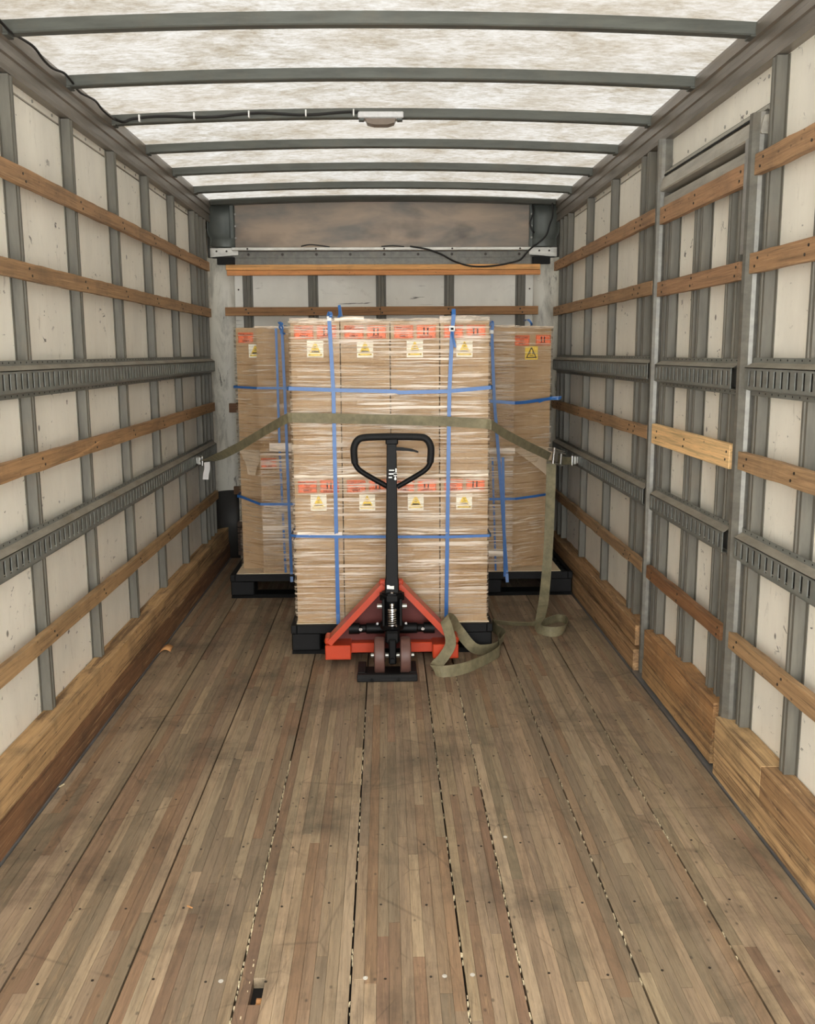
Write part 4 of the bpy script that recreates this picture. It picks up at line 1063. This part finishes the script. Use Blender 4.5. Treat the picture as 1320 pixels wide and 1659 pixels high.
# wheel tray in front of the jack
wt = tag(empty('wheel_tray', (-.003, 4.14, 0)), 'flat black rubber wheel tray under the steer wheels of the pallet jack', 'wheel chock')
bm = B(); box(bm, -.137, .137, .0, .19, .0, .010, None, .002); box(bm, -.139, .139, -.004, .030, .0, .034, None, .004); box(bm, -.137, -.100, .03, .19, .008, .036, None, .003); box(bm, .100, .137, .03, .19, .008, .036, None, .003)
box(bm, -.139, .139, -.006, .0, .015, .019)
obj('tray_body', bm, 'black_rubber', wt)
for x in (-.07, .052):
    bm = B(); lathe(bm, (x, -.004, .014), [(.011, .0), (.011, -.004), (.006, -.005), (.005, -.002)], 'y', 14); obj('plug', bm, 'black_plastic', wt, smooth=True)

# ------------------------------------------------------------------ ratchet strap
rs = tag(empty('ratchet_strap', (1.0, 5.4, .86)), 'olive webbing ratchet strap across the front load with its tail coiled on the floor', 'strap')
rs.location = (0, 0, 0)
bm = B()
main = [(-1.13, 5.84, .835), (-1.06, 5.70, .855), (-.95, 5.47, .905), (-.80, 5.20, .985), (-.66, 4.95, 1.07), (-.50, 4.63, 1.165), (-.470, 4.585, 1.178), (-.45, 4.572, 1.181), (-.24, 4.570, 1.176), (.05, 4.570, 1.168), (.30, 4.570, 1.158), (.485, 4.572, 1.145), (.515, 4.585, 1.138), (.60, 4.76, 1.080), (.75, 5.05, .995), (.90, 5.33, .915), (.955, 5.43, .885)]
tw = [100, 62, 30, 12, -2, 0, 0, 0, 0, 0, 0, 0, 0, 4, 10, 18, 20]
pp, wv_ = [], []
for i in range(len(main)-1):
    for j in range(5):
        t = j/5; pp.append(Vector(main[i]).lerp(Vector(main[i+1]), t)); a = math.radians(tw[i]+(tw[i+1]-tw[i])*t)
        d = (Vector(main[i+1])-Vector(main[i])).normalized(); side_ = d.cross(Vector((0, 0, 1))).normalized(); up_ = side_.cross(d)
        wv_.append(up_*math.cos(a)+side_*math.sin(a))
ribbon(bm, pp, wv_, .047, .0022); obj('webbing', bm, 'olive_webbing', rs, smooth=False)
# tail: hangs from the ratchet, sweeps to the floor and lies there in loops
tail = [(.952, 5.40, .87), (.950, 5.385, .80), (.948, 5.38, .65), (.945, 5.38, .48), (.937, 5.36, .33), (.918, 5.30, .20), (.885, 5.17, .10), (.845, 5.02, .048), (.815, 4.90, .030),
        (.822, 4.835, .026), (.875, 4.800, .026), (.935, 4.835, .026), (.972, 4.93, .026), (.985, 5.03, .026), (.945, 5.06, .026), (.87, 5.00, .024), (.78, 4.965, .024), (.68, 4.975, .024), (.590, 5.00, .026),
        (.568, 4.96, .026), (.580, 4.86, .026), (.610, 4.76, .026), (.590, 4.68, .026), (.548, 4.57, .026), (.49, 4.515, .028), (.425, 4.49, .045), (.355, 4.475, .13), (.305, 4.41, .215), (.272, 4.345, .240), (.285, 4.312, .200), (.298, 4.295, .130), (.265, 4.28, .07), (.228, 4.26, .035), (.215, 4.22, .026),
        (.262, 4.195, .026), (.36, 4.24, .026), (.47, 4.36, .026), (.545, 4.47, .028), (.562, 4.56, .030), (.566, 4.66, .030), (.590, 4.74, .028)]
wd = [(1, .0, 0)]*4+[(1, .1, 0)]*3+[(1, -.25, .2)]+[(.5, -.3, .7)]
wd += [(0, 0, 1)]*2+[(.2, -.2, 1)]+[(.3, 0, 1)]+[(-.2, -.3, 1)]+[(-.1, -.4, .9)]*2+[(0, -.8, .6)]*3
wd += [(.2, -.2, 1)]*6+[(0, -.2, 1)]*2+[(.3, -.2, .9)]+[(.6, -.3, .7)]+[(.8, -.4, .4)]+[(.9, -.5, 0)]+[(.8, -.5, -.2)]+[(.7, -.5, -.5)]+[(.5, -.3, -.8)]+[(.4, -.1, -.9)]+[(.3, .1, -1)]
wd = (wd+[(0, .0, -1)]*60)[:len(tail)]
bm = B(); tp = spline(tail, 6); wds = []
for i in range(len(tail)-1):
    for j in range(6): wds.append(Vector(wd[i]).lerp(Vector(wd[i+1]), j/6))
wds.append(Vector(wd[-1])); ribbon(bm, tp, wds, [.055]*len(tp), .0022); obj('tail', bm, 'olive_webbing', rs)
# ratchet
rt = obj('ratchet', (lambda b_: (box(b_, -.030, -.026, -.05, .06, -.016, .020, None, .001), box(b_, .026, .030, -.05, .06, -.016, .020, None, .001), box(b_, -.034, -.030, -.075, .02, -.004, .034, None, .001), box(b_, .030, .034, -.075, .02, -.004, .034, None, .001), b_)[-1])(B()), 'dull_zinc', rs)
yl = Vector((.52, .62, -.20)).normalized(); zl = Vector((-.25, -1, .25)); zl = (zl-yl*zl.dot(yl)).normalized(); xl = yl.cross(zl)
rm = Matrix((xl, yl, zl)).transposed().to_4x4(); rm.translation = Vector((.985, 5.44, .880)); rt.matrix_local = rm @ Matrix.Scale(1.25, 4)
for nm, c, r, h, m in (('spool', (0, -.01, .004), .011, .060, 'chrome'), ('handle_bar', (0, -.07, .028), .007, .074, 'chrome'), ('cross_bar', (0, .05, 0), .006, .064, 'dull_zinc')):
    bm = B(); cyl(bm, c, r, h, 'x', 14)
    if nm == 'spool': lathe(bm, (-.034, -.01, .004), [(.020, -.002), (.020, .002)], 'x', 14); lathe(bm, (.034, -.01, .004), [(.020, -.002), (.020, .002)], 'x', 14)
    obj(nm, bm, m, rt, smooth=True)
bm = B(); box(bm, -.024, .024, -.064, -.02, .018, .024, None, .002); obj('handle_plate', bm, 'dull_zinc', rt)
# short webbing and end fitting to the right track
bm = B(); ribbon(bm, [(1.005, 5.50, .868), (1.07, 5.62, .842), (1.135, 5.70, .832)], Zv, .046, .0024); obj('short_webbing', bm, 'olive_webbing', rs)
for s, y in ((1, 5.735), (-1, 5.86)):
    bm = B(); box(bm, s*1.150-.012, s*1.150+.012, y-.035, y+.035, .808, .862, None, .005); box(bm, s*1.166-.006, s*1.166+.006, y-.02, y+.02, .814, .856, None, .002); obj('track_fitting', bm, 'dull_zinc', rs)
    bm = B(); tube(bm, [(s*1.132, y-.04, .806), (s*1.132, y-.04, .862)], .005, 10); tube(bm, [(s*1.132, y-.04, .806), (s*1.150, y-.02, .806)], .004, 8); tube(bm, [(s*1.132, y-.04, .862), (s*1.150, y-.02, .862)], .004, 8); obj('fitting_ring', bm, 'chrome', rs, smooth=True)
bm = B(); ribbon(bm, spline([(-1.085, 5.72, .838), (-1.083, 5.712, .80), (-1.090, 5.708, .77), (-1.093, 5.700, .735)], 4), (1, -.25, 0), .037, .0014); o = obj('warning_tag', bm, 'tag_white', rs); o['label'] = 'white paper tag hanging from the strap end'

# ------------------------------------------------------------------ litter on the floor
bm = B(); rows = []
for i in range(6):
    u = i/5; rows.append([bm.verts.new((-1.148+.05*u, 4.60+.07*v+.015*u, .002+.014*math.sin(math.pi*u)+(.005 if v else 0))) for v in (0, .5, 1)])
for a, b in zip(rows, rows[1:]):
    for k in range(2): bm.faces.new([a[k], a[k+1], b[k+1], b[k]])
o = obj('wood_chip', bm, 'wood_chip', smooth=True); md = o.modifiers.new('thickness', 'SOLIDIFY'); md.thickness = .002
tag(o, 'small curled tan wood chip on the floor near the left wall', 'debris')
bm = B(); box(bm, -.013, .013, -.003, .003, 0, .004, None, .001); o = obj('pale_splinter', bm, 'crumb_pale'); o.location = (-1.142, 3.12, .001); o.rotation_euler = (0, 0, 1.2)
tag(o, 'tiny pale splinter at the foot of the left kick board', 'debris')
bm = B(); box(bm, -.010, .010, -.0018, .0018, 0, .003, None, .0008); o = obj('pale_splinter', bm, 'wood_chip'); o.location = (-.545, 2.37, .001); o.rotation_euler = (0, 0, -.6)
tag(o, 'tiny reddish splinter on the bare floor left of the middle', 'debris')
bm = B()
for i in range(3): prism(bm, [(1.968+.018*i, -.026), (1.98+.018*i, -.018), (1.988+.018*i, -.020), (1.98+.02*i, -.027)], 'x', -.318, -.292)
obj('splintered_wood', bm, 'wood_chip', floor)
